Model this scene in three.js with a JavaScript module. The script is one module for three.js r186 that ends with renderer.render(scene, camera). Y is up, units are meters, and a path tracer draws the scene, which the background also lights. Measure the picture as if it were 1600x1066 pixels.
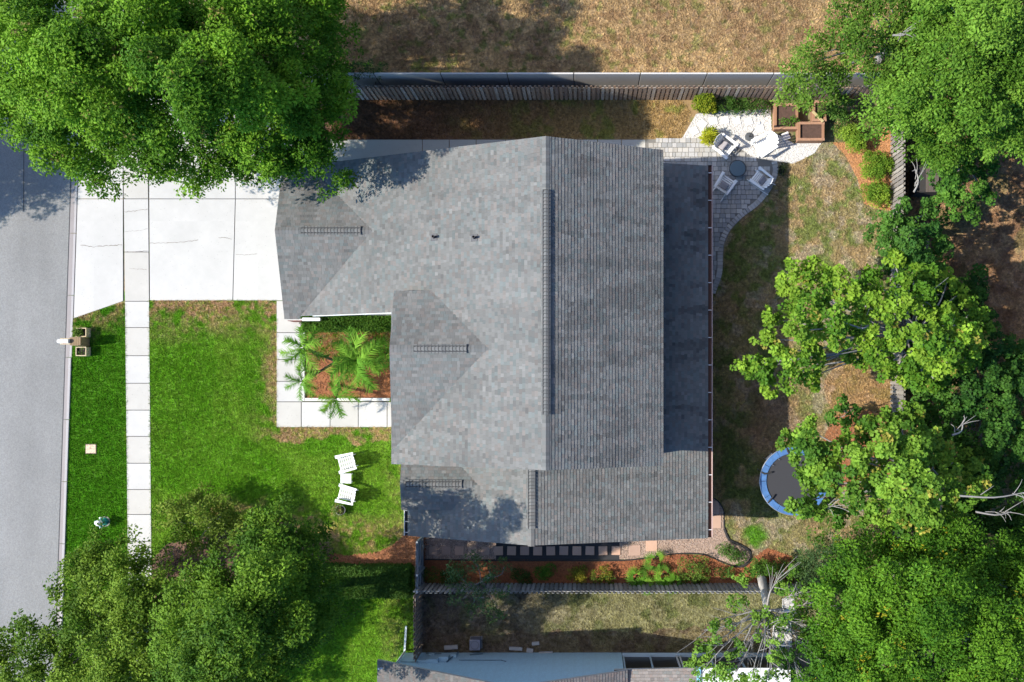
import * as THREE from 'three';
import { Sky } from 'three/addons/objects/Sky.js';
import { mergeGeometries } from 'three/addons/utils/BufferGeometryUtils.js';
import { RoundedBoxGeometry } from 'three/addons/geometries/RoundedBoxGeometry.js';

// ---------------------------------------------------------------- camera, sky, sun, exposure
const scene = new THREE.Scene();
const H = 46, F = 1472, CX = 915, CY = 602;              // camera height, focal length and plumb point (pixels of a 1600 x 1066 picture)
const camera = new THREE.PerspectiveCamera(2 * Math.atan(533 / F) * 180 / Math.PI, 1600 / 1066, 0.5, 2000);
camera.position.set(0, H, 0);
camera.up.set(0, 0, -1);
camera.lookAt(0, 0, 0);
camera.setViewOffset(1600, 1066, 800 - CX, 533 - CY, 1600, 1066);
scene.add(camera);

const SUN = new THREE.Vector3(-1, 0.89, 0.13).normalize();
const sky = new Sky();
sky.name = 'sky';
sky.scale.setScalar(1500);
sky.material.uniforms.sunPosition.value.copy(SUN);
sky.material.uniforms.turbidity.value = 3;
sky.material.uniforms.rayleigh.value = 0.9;
sky.material.uniforms.mieCoefficient.value = 0.004;
sky.userData.kind = 'structure';
scene.add(sky);
scene.environmentIntensity = 0.27;
const sun = new THREE.DirectionalLight(new THREE.Color(1, 0.935, 0.815), 5);
sun.position.copy(SUN).multiplyScalar(80);
sun.castShadow = true;
sun.shadow.radius = 1;
sun.shadow.mapSize.set(4096, 4096);
Object.assign(sun.shadow.camera, { left: -40, right: 40, top: 40, bottom: -40, near: 1, far: 200 });
scene.add(sun, sun.target);
const renderer = new THREE.WebGLRenderer({ antialias: true });
renderer.setSize(1024, 682);
renderer.toneMapping = THREE.LinearToneMapping;
renderer.toneMappingExposure = 1.72;
renderer.shadowMap.enabled = true;

// ---------------------------------------------------------------- helpers
const V = (x, y, z) => new THREE.Vector3(x, y, z);
const P = (px, py, h = 0) => V((px - CX) / F * (H - h), h, (py - CY) / F * (H - h));   // a place seen at a pixel, at its real height
function rng(seed) { let a = seed >>> 0; return () => { a = (a + 0x6D2B79F5) | 0; let t = Math.imul(a ^ (a >>> 15), 1 | a); t = (t + Math.imul(t ^ (t >>> 7), 61 | t)) ^ t; return ((t ^ (t >>> 14)) >>> 0) / 4294967296; }; }
function hash(i, j) { let n = Math.imul(i, 374761393) + Math.imul(j, 668265263) | 0; n = Math.imul(n ^ (n >>> 13), 1274126177); return ((n ^ (n >>> 16)) >>> 0) / 4294967296; }
function noise(x, y) { const i = Math.floor(x), j = Math.floor(y); let u = x - i, v = y - j; u = u * u * (3 - 2 * u); v = v * v * (3 - 2 * v); const a = hash(i, j), b = hash(i + 1, j), c = hash(i, j + 1), d = hash(i + 1, j + 1); return a + (b - a) * u + (c - a) * v + (a - b - c + d) * u * v; }
const fbm = (x, y, n = 4) => { let s = 0, a = 0.5, t = 0; for (let k = 0; k < n; k++) { s += a * noise(x, y); t += a; x = x * 2.03 + 17.3; y = y * 2.03 + 9.1; a *= 0.5; } return s / t; };
const clamp = (x, a = 0, b = 1) => Math.min(b, Math.max(a, x));
const sm = (a, b, x) => { const t = clamp((x - a) / (b - a)); return t * t * (3 - 2 * t); };
const mix = (a, b, t) => a.map((v, k) => v + (b[k] - v) * t);
const used = {};
function numbered(n) { const k = used[n] = (used[n] ?? -1) + 1; return k ? n + '_' + String(k).padStart(3, '0') : n; }
function tag(o, label, category, group, kind) { if (label) o.userData.label = label; if (category) o.userData.category = category; if (group) o.userData.group = group; if (kind) o.userData.kind = kind; return o; }
function thing(name, label, category, pos = [0, 0, 0], turn = 0, group) { const o = new THREE.Group(); o.name = numbered(name); o.position.set(...pos); o.rotation.y = turn; scene.add(o); return tag(o, label, category, group); }
function mesh(name, geo, mat, parent, kind) { const m = new THREE.Mesh(geo, mat); m.name = parent ? name : numbered(name); (parent ?? scene).add(m); if (kind) m.userData.kind = kind; return m; }
function copyOf(src, name, label, pos, turn, group) { const c = src.clone(); c.name = numbered(name); c.position.set(...pos); c.rotation.y = turn ?? src.rotation.y; c.userData = { ...src.userData, label }; if (group) c.userData.group = group; scene.add(c); return c; }
const lin = (r, g, b) => new THREE.Color().setRGB(r, g, b);
const std = (c, rough = 0.9, more = {}) => new THREE.MeshStandardMaterial({ color: c.isColor ? c : lin(...c), roughness: rough, ...more });
function box(w, h, d, x = 0, y = 0, z = 0, rx = 0, ry = 0, rz = 0) { const g = new THREE.BoxGeometry(w, h, d); if (rx) g.rotateX(rx); if (rz) g.rotateZ(rz); if (ry) g.rotateY(ry); return g.translate(x, y, z); }
function rbox(w, h, d, r, x = 0, y = 0, z = 0, rx = 0, ry = 0, rz = 0) { const g = new RoundedBoxGeometry(w, h, d, 1, r); if (rx) g.rotateX(rx); if (rz) g.rotateZ(rz); if (ry) g.rotateY(ry); return g.translate(x, y, z); }
function cyl(r0, r1, h, x = 0, y = 0, z = 0, n = 14) { return new THREE.CylinderGeometry(r1, r0, h, n).translate(x, y + h / 2, z); }
function bar(a, b, r0, r1 = r0, n = 6) { const d = b.clone().sub(a), g = new THREE.CylinderGeometry(r1, r0, d.length(), n, 1); g.applyQuaternion(new THREE.Quaternion().setFromUnitVectors(V(0, 1, 0), d.clone().normalize())); const c = a.clone().add(b).multiplyScalar(0.5); return g.translate(c.x, c.y, c.z); }
const join = (list) => mergeGeometries(list.map((g) => { const q = g.index ? g.toNonIndexed() : g; for (const k of Object.keys(q.attributes)) if (!['position', 'normal', 'uv'].includes(k)) q.deleteAttribute(k); return q; }), false);
function limb(pts, r0, r1, n = 7) { // a tapered bent branch
  const g = new THREE.TubeGeometry(new THREE.CatmullRomCurve3(pts), Math.max(3, pts.length * 2), 1, n, false), c = new THREE.CatmullRomCurve3(pts), seg = Math.max(3, pts.length * 2), p = g.attributes.position;
  for (let i = 0; i <= seg; i++) { const q = c.getPointAt(i / seg), r = r0 + (r1 - r0) * i / seg; for (let j = 0; j <= n; j++) { const k = i * (n + 1) + j; p.setXYZ(k, q.x + (p.getX(k) - q.x) * r, q.y + (p.getY(k) - q.y) * r, q.z + (p.getZ(k) - q.z) * r); } }
  return g;
}
function shapeOf(pts) { return new THREE.Shape(pts.map(([x, z]) => new THREE.Vector2(x, -z))); }
const G = (pts) => pts.map(([a, b]) => [(a - CX) / 32, (b - CY) / 32]);                  // ground outline given in pixels
function sheet(name, pts, y, mat, parent, kind = 'structure') { const g = new THREE.ShapeGeometry(shapeOf(pts)).rotateX(-Math.PI / 2).translate(0, y, 0); return mesh(name, g, mat, parent, parent ? undefined : kind); }
function slab(pts, y0, y1, bevel = 0) { const g = new THREE.ExtrudeGeometry(shapeOf(pts), { depth: y1 - y0 - bevel, bevelEnabled: bevel > 0, bevelThickness: bevel, bevelSize: bevel, bevelOffset: -bevel, bevelSegments: 1 }); return g.rotateX(-Math.PI / 2).translate(0, y0, 0); }
function tex(w, h, fn, { srgb = true, repeat, offset } = {}) { // fn gives linear values; colours are stored as sRGB
  const d = new Uint8Array(w * h * 4), e = (c) => 255 * (srgb ? (c <= 0.0031308 ? c * 12.92 : 1.055 * Math.pow(c, 1 / 2.4) - 0.055) : c);
  for (let j = 0, k = 0; j < h; j++) for (let i = 0; i < w; i++, k += 4) { const c = fn(i / w, j / h); d[k] = clamp(e(c[0]), 0, 255); d[k + 1] = clamp(e(c[1]), 0, 255); d[k + 2] = clamp(e(c[2]), 0, 255); d[k + 3] = 255; }
  const t = new THREE.DataTexture(d, w, h); t.wrapS = t.wrapT = THREE.RepeatWrapping; t.magFilter = THREE.LinearFilter; t.minFilter = THREE.LinearMipmapLinearFilter; t.generateMipmaps = true;
  if (srgb) t.colorSpace = THREE.SRGBColorSpace; if (repeat) t.repeat.set(...repeat); if (offset) t.offset.set(...offset); t.needsUpdate = true; return t;
}
const inside = (pts, x, y) => { let c = false; for (let i = 0, j = pts.length - 1; i < pts.length; j = i++) { const [a, b] = pts[i], [e, f] = pts[j]; if ((b > y) !== (f > y) && x < (e - a) * (y - b) / (f - b) + a) c = !c; } return c; };
const bounds = (pts) => [Math.min(...pts.map((p) => p[0])), Math.min(...pts.map((p) => p[1])), Math.max(...pts.map((p) => p[0])), Math.max(...pts.map((p) => p[1]))];
const edgeDist = (pts, x, y) => { let m = 1e9; for (let i = 0, j = pts.length - 1; i < pts.length; j = i++) { const [a, b] = pts[j], [c, d] = pts[i]; const dx = c - a, dy = d - b, t = clamp(((x - a) * dx + (y - b) * dy) / (dx * dx + dy * dy || 1)); m = Math.min(m, Math.hypot(x - a - dx * t, y - b - dy * t)); } return m; };
function scatter(name, geo, mat, list, parent, label, category) { // list of {m: Matrix4, c: Color}
  const im = new THREE.InstancedMesh(geo, mat, list.length); im.name = parent ? name : numbered(name);
  list.forEach((e, k) => { im.setMatrixAt(k, e.m); if (e.c) im.setColorAt(k, e.c); });
  (parent ?? scene).add(im); if (label) tag(im, label, category); im.userData.kind = 'stuff'; return im;
}
const Q = new THREE.Quaternion(), E = new THREE.Euler();
const mat4 = (p, e, s) => new THREE.Matrix4().compose(p, Q.setFromEuler(e).clone(), s.isVector3 ? s : V(s, s, s));

// ---------------------------------------------------------------- ground: colours of soil and turf
function turf(x, z) {
  const jx = 1.1 * (fbm(x * 0.9, z * 0.9, 3) - 0.5), jz = 1.1 * (fbm(x * 0.9 + 40, z * 0.9, 3) - 0.5), p = (x + jx) * 32 + CX, q = (z + jz) * 32 + CY;
  const a = fbm(x * 0.5 + 3, z * 0.5, 4), b = fbm(x * 1.7 + 11, z * 1.7 + 5, 4), c = noise(x * 9, z * 9), d = hash(Math.round(x * 38), Math.round(z * 38)); let k;
  if (x * 32 + CX < 648 && q > 440) {
    k = mix([0.085, 0.175, 0.013], [0.12, 0.215, 0.022], sm(0.3, 0.7, b));
    if (p < 200) k = mix(k, [0.045, 0.165, 0.006], 0.7); else k = mix(k, [0.068, 0.185, 0.008], 0.55 * sm(0.42, 0.62, fbm(x * 0.45 + 21, z * 0.45 + 3, 3) + (p < 330 ? 0.1 : 0) - (p > 420 && q > 690 ? 0.05 : 0)));
    if (q > 900) k = mix(k, [0.12, 0.23, 0.02], 0.5);
    const dry = Math.max(sm(75, 0, q - 468) * (p > 215 ? 1 : 0), sm(55, 0, 440 - p) * (q < 690 ? 0.8 : 0), (p < 200 ? sm(60, 0, q - 480) * 0.8 : 0), sm(45, 0, Math.abs(q - 812 - (p - 400) * 0.18)) * (p > 330 ? 0.8 : 0), sm(30, 0, Math.abs(p - 622)) * 0.3);
    k = mix(k, mix([0.33, 0.215, 0.13], [0.19, 0.18, 0.05], sm(0.3, 0.8, c)), clamp(dry * sm(0.36, 0.54, 0.6 * b + 0.4 * fbm(x * 4, z * 4 + 7, 3)) * 1.15));
  } else if (q < 134) {
    k = mix([0.215, 0.145, 0.08], [0.29, 0.20, 0.108], sm(0.3, 0.7, a)); k = mix(k, [0.10, 0.12, 0.03], sm(0.57, 0.66, fbm(x * 3 + 5, z * 3, 4)) * (p < 900 ? 0.75 : 0.6)); k = mix(k, [0.15, 0.085, 0.05], 0.5 * sm(0.55, 0.35, fbm(x * 2.6, z * 2.6 + 9, 3)));
  } else if (p > 1400 && q < 620) { k = mix([0.15, 0.085, 0.05], [0.24, 0.15, 0.085], sm(0.35, 0.65, b)); k = mix(k, [0.1, 0.1, 0.04], sm(0.6, 0.7, a) * 0.5);
  } else if (q < 240 && p < 1090) {
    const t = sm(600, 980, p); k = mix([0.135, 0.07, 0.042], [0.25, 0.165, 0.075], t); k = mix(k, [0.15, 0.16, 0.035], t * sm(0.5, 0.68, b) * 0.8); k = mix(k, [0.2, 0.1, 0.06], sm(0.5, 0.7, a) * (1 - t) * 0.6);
  } else if (q > 880) {
    const t = sm(720, 1000, p); k = mix([0.155, 0.127, 0.10], [0.18, 0.17, 0.085], t); k = mix(k, [0.09, 0.105, 0.035], sm(0.5, 0.66, b) * (0.45 + 0.4 * t)); k = mix(k, [0.075, 0.06, 0.045], sm(0.5, 0.62, fbm(x * 1.1 + 60, z * 1.1, 3)) * (q > 985 || p < 820 ? 0.75 : 0.2)); if (q > 985) k = mix(k, [0.13, 0.085, 0.06], 0.5);
  } else {
    k = mix([0.215, 0.155, 0.085], [0.17, 0.145, 0.07], sm(0.35, 0.65, a));
    k = mix(k, [0.09, 0.125, 0.03], sm(0.44, 0.60, 0.5 * b + 0.5 * fbm(x * 3.5, z * 3.5 + 30, 4)) * (q < 470 ? 0.8 : 0.6)); k = mix(k, [0.25, 0.205, 0.16], sm(0.58, 0.66, fbm(x * 1.5 + 90, z * 1.5 + 7, 4)) * 0.55);
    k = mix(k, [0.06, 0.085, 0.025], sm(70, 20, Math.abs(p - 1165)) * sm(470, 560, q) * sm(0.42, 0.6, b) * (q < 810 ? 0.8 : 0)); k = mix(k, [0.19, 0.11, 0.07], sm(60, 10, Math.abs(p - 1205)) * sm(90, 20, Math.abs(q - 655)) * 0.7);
    const g2 = Math.hypot((p - 1180) / 24, (q - 832) / 16); k = mix(k, [0.06, 0.15, 0.012], sm(1.2, 0.6, g2)); if (p > 1290 && q > 560 && q < 720) k = mix(k, [0.25, 0.13, 0.06], 0.5);
  }
  const s = 0.68 + 0.36 * c + 0.32 * d; return [k[0] * s, k[1] * s, k[2] * s];
}
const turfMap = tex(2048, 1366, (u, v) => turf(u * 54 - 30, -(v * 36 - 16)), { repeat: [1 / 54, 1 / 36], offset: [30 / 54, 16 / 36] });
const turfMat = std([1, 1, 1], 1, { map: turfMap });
const farMap = tex(512, 512, (u, v) => { const n = fbm(u * 12, v * 12, 4), d = hash(Math.round(u * 512), Math.round(v * 512)); const k = mix([0.07, 0.11, 0.03], [0.19, 0.15, 0.08], sm(0.35, 0.65, n)); return k.map((c) => c * (0.7 + 0.5 * d)); }, { repeat: [1 / 12, 1 / 12] });
sheet('ground', [[-300, -300], [300, -300], [300, 300], [-300, 300]], -0.012, std([1, 1, 1], 1, { map: farMap }));
const kerbX = (py) => 122 - (py - 280) * 0.033;                                         // back of the kerb, in pixels
const walkL = (py) => 193 + (py - 280) * 0.011, walkR = (py) => 232 + (py - 280) * 0.009;
sheet('front_lawn', G([[walkR(200), 200], [650, 200], [650, 1180], [walkR(1180), 1180]]), -0.004, turfMat);
sheet('verge_lawn', G([[kerbX(200), 200], [walkL(200), 200], [walkL(1180), 1180], [kerbX(1180), 1180]]), -0.004, turfMat);
sheet('vacant_lot', G([[440, -60], [1640, -60], [1640, 140], [440, 140]]), -0.004, turfMat);
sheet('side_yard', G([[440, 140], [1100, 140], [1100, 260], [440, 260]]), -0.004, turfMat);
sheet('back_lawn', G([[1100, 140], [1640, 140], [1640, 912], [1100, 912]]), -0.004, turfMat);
sheet('neighbour_yard', G([[650, 912], [1640, 912], [1640, 1110], [650, 1110]]), -0.004, turfMat);

// ---------------------------------------------------------------- road, kerb, pavements
const asphaltMap = tex(1024, 2048, (u, v) => { const x = u * 12, y = v * 46, d = hash(Math.round(u * 1024), Math.round(v * 2048)), e = noise(x * 26, y * 26), f = fbm(x * 0.9, y * 0.12, 3), s = fbm(x * 0.6 + 9, y * 0.5, 4); const g = 0.20 * (0.72 + 0.22 * d + 0.28 * e) * (0.86 + 0.28 * f) * (0.9 + 0.2 * s); return [g * 1.01, g, g * 0.955]; }, { repeat: [1 / 12, 1 / 46], offset: [0.1, 0.3] });
const asphalt = std([1, 1, 1], 0.95, { map: asphaltMap, bumpMap: tex(512, 512, (u, v) => { const d = hash(Math.round(u * 512), Math.round(v * 512)); return [d, d, d]; }, { srgb: false, repeat: [0.25, 0.25] }), bumpScale: 0.006 });
const road = sheet('road', [...G([[kerbX(-300) - 10, -300]]), ...G([[kerbX(1300) - 9, 1300]]), [-37, 22], [-37, -28]].map((p) => [p[0], p[1]]), -0.002, asphalt);
road.userData.label = 'pale grey asphalt road along the left edge'; 
const tarMat = std([0.03, 0.03, 0.032], 0.8);
mesh('seam', slab(G([[38, -200], [39, -200], [37, 330], [36, 330]]), 0, 0.003), tarMat, road);
const concreteTone = (base, seed) => tex(1024, 1024, (u, v) => { const x = u * 8, y = v * 8, n = fbm(x * 0.7 + seed, y * 0.7, 4), m = fbm(x * 4 + seed, y * 4, 4), d = hash(Math.round(u * 1024) + seed, Math.round(v * 1024)); const sp = hash(Math.floor(u * 1024 / 3) + 7 * seed, Math.floor(v * 1024 / 3)) > 0.9975 ? 0.62 : 1; const s = (0.86 + 0.16 * n + 0.09 * m + 0.07 * d) * sp; return base.map((c) => c * s); }, { repeat: [1 / 8, 1 / 8] });
const concMat = std([1, 1, 1], 0.9, { map: concreteTone([0.425, 0.412, 0.385], 3) });
const concMat2 = std([1, 1, 1], 0.9, { map: concreteTone([0.40, 0.382, 0.345], 31) });
const kerbMat = std([1, 1, 1], 0.9, { map: concreteTone([0.34, 0.32, 0.31], 57) });
const gutterMat = std([1, 1, 1], 0.92, { map: concreteTone([0.25, 0.225, 0.215], 77) });
const jointMat = std([0.07, 0.065, 0.06], 1);
mesh('seam', slab(G([[kerbX(-200) - 12.2, -200], [kerbX(-200) - 10.6, -200], [kerbX(1200) - 10.6, 1200], [kerbX(1200) - 12.2, 1200]]), -0.05, 0.004), tarMat, road);
const kerb = new THREE.Group(); kerb.name = 'kerb'; kerb.userData.kind = 'structure'; scene.add(kerb);
for (let y = -120; y < 1180; y += 97) {
  const b = y + 96.2; mesh('gutter_slab', slab(G([[kerbX(y) - 10.5, y], [kerbX(y) - 4.5, y], [kerbX(b) - 4.5, b], [kerbX(b) - 10.5, b]]), -0.1, 0.012), gutterMat, kerb);
  const low = b > 150 && y < 500 ? 0.03 : 0.10;
  mesh('kerb_stone', slab(G([[kerbX(y) - 4.3, y], [kerbX(y) - 0.3, y], [kerbX(b) - 0.3, b], [kerbX(b) - 4.3, b]]), -0.1, low, 0.015), kerbMat, kerb);
}
function slabs(name, quads, y1, mats, label) {
  const g = new THREE.Group(); g.name = name; g.userData.kind = 'structure'; if (label) g.userData.label = label; scene.add(g);
  quads.forEach((q, k) => { const c = G(q), mx = c.reduce((s, p) => s + p[0], 0) / c.length, mz = c.reduce((s, p) => s + p[1], 0) / c.length; const pts = c.map(([x, z]) => [x + Math.sign(mx - x) * 0.016, z + Math.sign(mz - z) * 0.016]); mesh('slab', slab(pts, -0.1, y1 + (k * 37 % 5) * 0.0012, 0.006), mats[k % mats.length], g); });
  return g;
}
const walkCuts = [-60, -18, 24, 66, 108, 150, 194, 236, 311, 394, 471, 512, 556, 599, 641, 682, 724, 765, 804, 846, 888, 930, 972, 1014, 1056, 1098];
const walkQ = []; for (let k = 0; k + 1 < walkCuts.length; k++) { const a = walkCuts[k], b = walkCuts[k + 1]; walkQ.push([[walkL(a), a], [walkR(a), a], [walkR(b), b], [walkL(b), b]]); }
sheet('joint_bed', G([[walkL(-60) + 0.6, -60], [walkR(-60) - 0.6, -60], [walkR(1098) - 0.6, 1098], [walkL(1098) + 0.6, 1098]]), 0.012, jointMat);
slabs('sidewalk', walkQ, 0.035, [concMat, concMat2], 'white concrete sidewalk beside the front lawn');
sheet('joint_bed', G([[234, 140], [448, 140], [448, 469], [234, 469]]), 0.011, jointMat);
const drive = slabs('driveway', [[[125.2, 190], [192.4, 190], [192.8, 311], [121.2, 311]], [[121.2, 311], [192.8, 311], [193, 471], [115.1, 498]], [[233, 140], [368, 140], [368, 311], [233, 311]], [[233, 311], [368, 311], [364, 470], [234, 470]], [[368, 140], [450, 140], [450, 311], [368, 311]], [[368, 311], [450, 311], [450, 470], [364, 470]]], 0.034, [concMat, concMat, concMat], 'white concrete driveway in front of the garage');
function crack(pts, parent, w = 0.012) { const r = rng(pts[0][0] * 7 + pts[0][1]); const out = []; for (let k = 0; k + 1 < pts.length; k++) for (let t = 0; t < 1; t += 0.125) out.push([pts[k][0] + (pts[k + 1][0] - pts[k][0]) * t + (r() - 0.5) * 1.2, pts[k][1] + (pts[k + 1][1] - pts[k][1]) * t + (r() - 0.5) * 1.6]); out.push(pts.at(-1)); const a = G(out), up = a.map(([x, z]) => [x, z - w * (0.3 + r())]), dn = a.map(([x, z]) => [x, z + w * (0.3 + r())]).reverse(); const m = sheet('crack', [...up, ...dn], 0.0425, std([0.16, 0.145, 0.12], 1), parent); return m; }
crack([[126, 383], [145, 386], [170, 384], [191, 383]], drive, 0.016); crack([[195, 331], [212, 330], [231, 327]], drive); crack([[195, 362], [215, 361], [231, 358]], drive, 0.007); crack([[196, 394], [212, 394], [231, 392]], drive); crack([[203, 419], [215, 421], [229, 421]], drive, 0.008);
crack([[235, 380], [262, 380], [285, 379], [310, 375]], drive); crack([[342, 372], [352, 371], [362, 374]], drive); crack([[369, 398], [384, 399], [402, 397]], drive, 0.008);
sheet('joint_bed', G([[433, 470], [473, 470], [473, 627], [607, 627], [607, 668], [433, 668]]), 0.012, jointMat);
slabs('front_walk', [[[432, 470], [473, 470], [473, 520], [432, 520]], [[432, 520], [473, 520], [473, 562], [432, 562]], [[432, 562], [473, 562], [473, 596], [432, 596]], [[432, 596], [473, 596], [473, 628], [432, 628]], [[432, 628], [471, 628], [471, 668], [432, 668]], [[471, 628], [516, 628], [516, 668], [471, 668]], [[516, 628], [560, 628], [560, 668], [516, 668]], [[560, 628], [605, 628], [605, 668], [560, 668]], [[605, 628], [640, 628], [640, 668], [605, 668]]], 0.036, [concMat2, concMat], 'cream concrete front walk around the palm bed');
slabs('side_path', [[[440, 218], [660, 218], [660, 252], [440, 252]], [[660, 218], [702, 218], [702, 262], [660, 262]], [[702, 218], [744, 218], [744, 262], [702, 262]], [[744, 218], [790, 218], [790, 262], [744, 262]], [[790, 218], [836, 218], [836, 262], [790, 262]], [[836, 218], [890, 218], [890, 262], [836, 262]], [[890, 218], [934, 218], [934, 262], [890, 262]], [[934, 218], [971, 218], [971, 262], [934, 262]], [[971, 218], [1009, 218], [1009, 262], [971, 262]]], 0.03, [concMat2], 'concrete path along the north side of the house');
// bed border of the palm bed
const borderMat = std([0.62, 0.6, 0.55], 0.85);
const bedBorder = thing('bed_border', 'white concrete border around the palm bed', 'border'); bedBorder.userData.kind = 'structure'; delete bedBorder.userData.category;
mesh('border_stone', slab(G([[473.5, 515], [477, 515], [477, 626.5], [473.5, 626.5]]), 0, 0.13, 0.015), borderMat, bedBorder);
mesh('border_stone', slab(G([[477.5, 622], [609, 622], [609, 626.5], [477.5, 626.5]]), 0, 0.13, 0.015), borderMat, bedBorder);

// ---------------------------------------------------------------- mulch, gravel, pavers
const mulchMap = (base, seed) => tex(512, 512, (u, v) => { const x = u * 3, y = v * 3, a = noise(x * 22 + seed, y * 9), b = noise(x * 9, y * 24 + seed), d = hash(Math.round(u * 512), Math.round(v * 512) + seed); const s = 0.45 + 0.5 * Math.max(a, b) + 0.25 * d; return base.map((c) => c * s); }, { repeat: [1 / 3, 1 / 3] });
const mulchMat = std([1, 1, 1], 1, { map: mulchMap([0.27, 0.105, 0.042], 5) }), paleMulchMat = std([1, 1, 1], 1, { map: mulchMap([0.44, 0.22, 0.10], 25) });
const bedFront = [[477, 497], [616, 497], [616, 622], [477, 622]], bedSide = [[664, 874], [870, 876], [985, 876], [1060, 866], [1105, 868], [1132, 882], [1160, 886], [1185, 865], [1200, 856], [1240, 870], [1240, 911], [664, 911]];
const bedGate = [[632, 836], [668, 836], [664, 884], [560, 886], [508, 878], [500, 860], [540, 868], [590, 862], [612, 852]], bedTree = [[1300, 222], [1345, 225], [1400, 190], [1400, 330], [1368, 326], [1350, 318], [1340, 280], [1322, 245]], bedSW = [[232, 880], [260, 850], [330, 835], [400, 815], [440, 810], [500, 846], [530, 872], [500, 920], [450, 960], [240, 960]], bedEast = [[1285, 690], [1300, 650], [1360, 640], [1395, 680], [1390, 760], [1310, 760]];
sheet('mulch_bed', G(bedFront), 0.006, mulchMat); sheet('mulch_bed', G(bedSide), 0.004, mulchMat); sheet('mulch_bed', G(bedGate), 0.005, mulchMat); sheet('mulch_bed', G(bedTree), 0.004, paleMulchMat); sheet('mulch_bed', G(bedSW), 0.003, std([1, 1, 1], 1, { map: mulchMap([0.15, 0.085, 0.055], 45) })); sheet('mulch_bed', G(bedEast), 0.005, mulchMat);
{ // loose bark chips
  const r = rng(91), list = []; const chip = box(0.075, 0.012, 0.028);
  for (const [poly, n, c0, c1] of [[bedFront, 3000, [0.34, 0.13, 0.045], [0.17, 0.07, 0.035]], [bedSide, 7000, [0.33, 0.115, 0.045], [0.17, 0.06, 0.03]], [bedGate, 2600, [0.36, 0.16, 0.075], [0.2, 0.08, 0.04]], [bedTree, 3000, [0.52, 0.25, 0.10], [0.32, 0.15, 0.06]], [bedSW, 3500, [0.17, 0.10, 0.07], [0.10, 0.065, 0.05]], [bedEast, 2500, [0.36, 0.16, 0.07], [0.2, 0.1, 0.05]]]) {
    const g = G(poly), [a, b, c, d] = bounds(g); let k = 0; for (let tries = 0; k < n && tries < n * 6; tries++) { const x = a + r() * (c - a), z = b + r() * (d - b); if (!inside(g, x, z)) continue; k++; const t = r(), col = mix(c0, c1, t), s = 0.8 + 0.5 * r(); list.push({ m: mat4(V(x, 0.012 + 0.02 * r(), z), E.set((r() - 0.5) * 0.9, r() * 6.3, (r() - 0.5) * 0.9), s), c: lin(...col) }); }
  }
  scatter('bark_chips', chip, std([1, 1, 1], 1), list, null, 'loose orange bark chips covering the planting beds', 'mulch');
}
const fabricMat = std([0.028, 0.028, 0.03], 0.95), sandMat = std([1, 1, 1], 1, { map: concreteTone([0.50, 0.48, 0.45], 91) }), pinkGravelMat = std([1, 1, 1], 1, { map: mulchMap([0.34, 0.24, 0.185], 61) });
const gravelStrip = [[664, 838], [775, 838], [775, 874], [664, 874]], gravelStrip2 = [[968, 838], [1130, 838], [1135, 800], [1112, 775], [1100, 775], [1100, 835], [1132, 840], [1150, 852], [1172, 862], [1172, 878], [1155, 885], [1130, 880], [1100, 867], [1060, 864], [985, 874], [968, 874]];
const gs2 = [[968, 838], [1104, 838], [1104, 776], [1118, 780], [1130, 795], [1132, 825], [1140, 842], [1168, 856], [1174, 870], [1164, 882], [1150, 884], [1130, 878], [1103, 866], [1060, 864], [985, 874], [968, 874]];
sheet('weed_fabric', G([[770, 838], [970, 838], [970, 875], [770, 875]]), 0.004, fabricMat);
sheet('gravel_strip', G(gravelStrip), 0.007, pinkGravelMat); sheet('gravel_strip', G(gs2), 0.007, pinkGravelMat);
const whiteGravel = [[1066, 216], [1088, 178], [1120, 174], [1204, 170], [1206, 205], [1240, 224], [1285, 222], [1272, 240], [1240, 256], [1213, 252], [1175, 246], [1125, 216]];
sheet('white_gravel', G(whiteGravel), 0.008, sandMat);
{
  const r = rng(17), list = [], pebble = new THREE.IcosahedronGeometry(0.03, 0).scale(1, 0.6, 0.8);
  for (const [poly, n, c0, c1, s0] of [[gravelStrip, 2600, [0.5, 0.37, 0.29], [0.2, 0.13, 0.10], 0.8], [gs2, 3600, [0.48, 0.37, 0.29], [0.2, 0.13, 0.1], 0.75], [whiteGravel, 5200, [0.72, 0.70, 0.67], [0.36, 0.34, 0.32], 0.7]]) {
    const g = G(poly), [a, b, c, d] = bounds(g); let k = 0; for (let t = 0; k < n && t < n * 6; t++) { const x = a + r() * (c - a), z = b + r() * (d - b); if (!inside(g, x, z)) continue; k++; list.push({ m: mat4(V(x, 0.012 + 0.008 * r(), z), E.set(r() * 6, r() * 6, r() * 6), s0 * (0.6 + 0.9 * r())), c: lin(...mix(c0, c1, Math.pow(r(), 1.7))) }); }
  }
  scatter('pebbles', pebble, std([1, 1, 1], 0.9), list, null, 'loose pale pebbles on the gravel areas', 'gravel');
}
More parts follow.
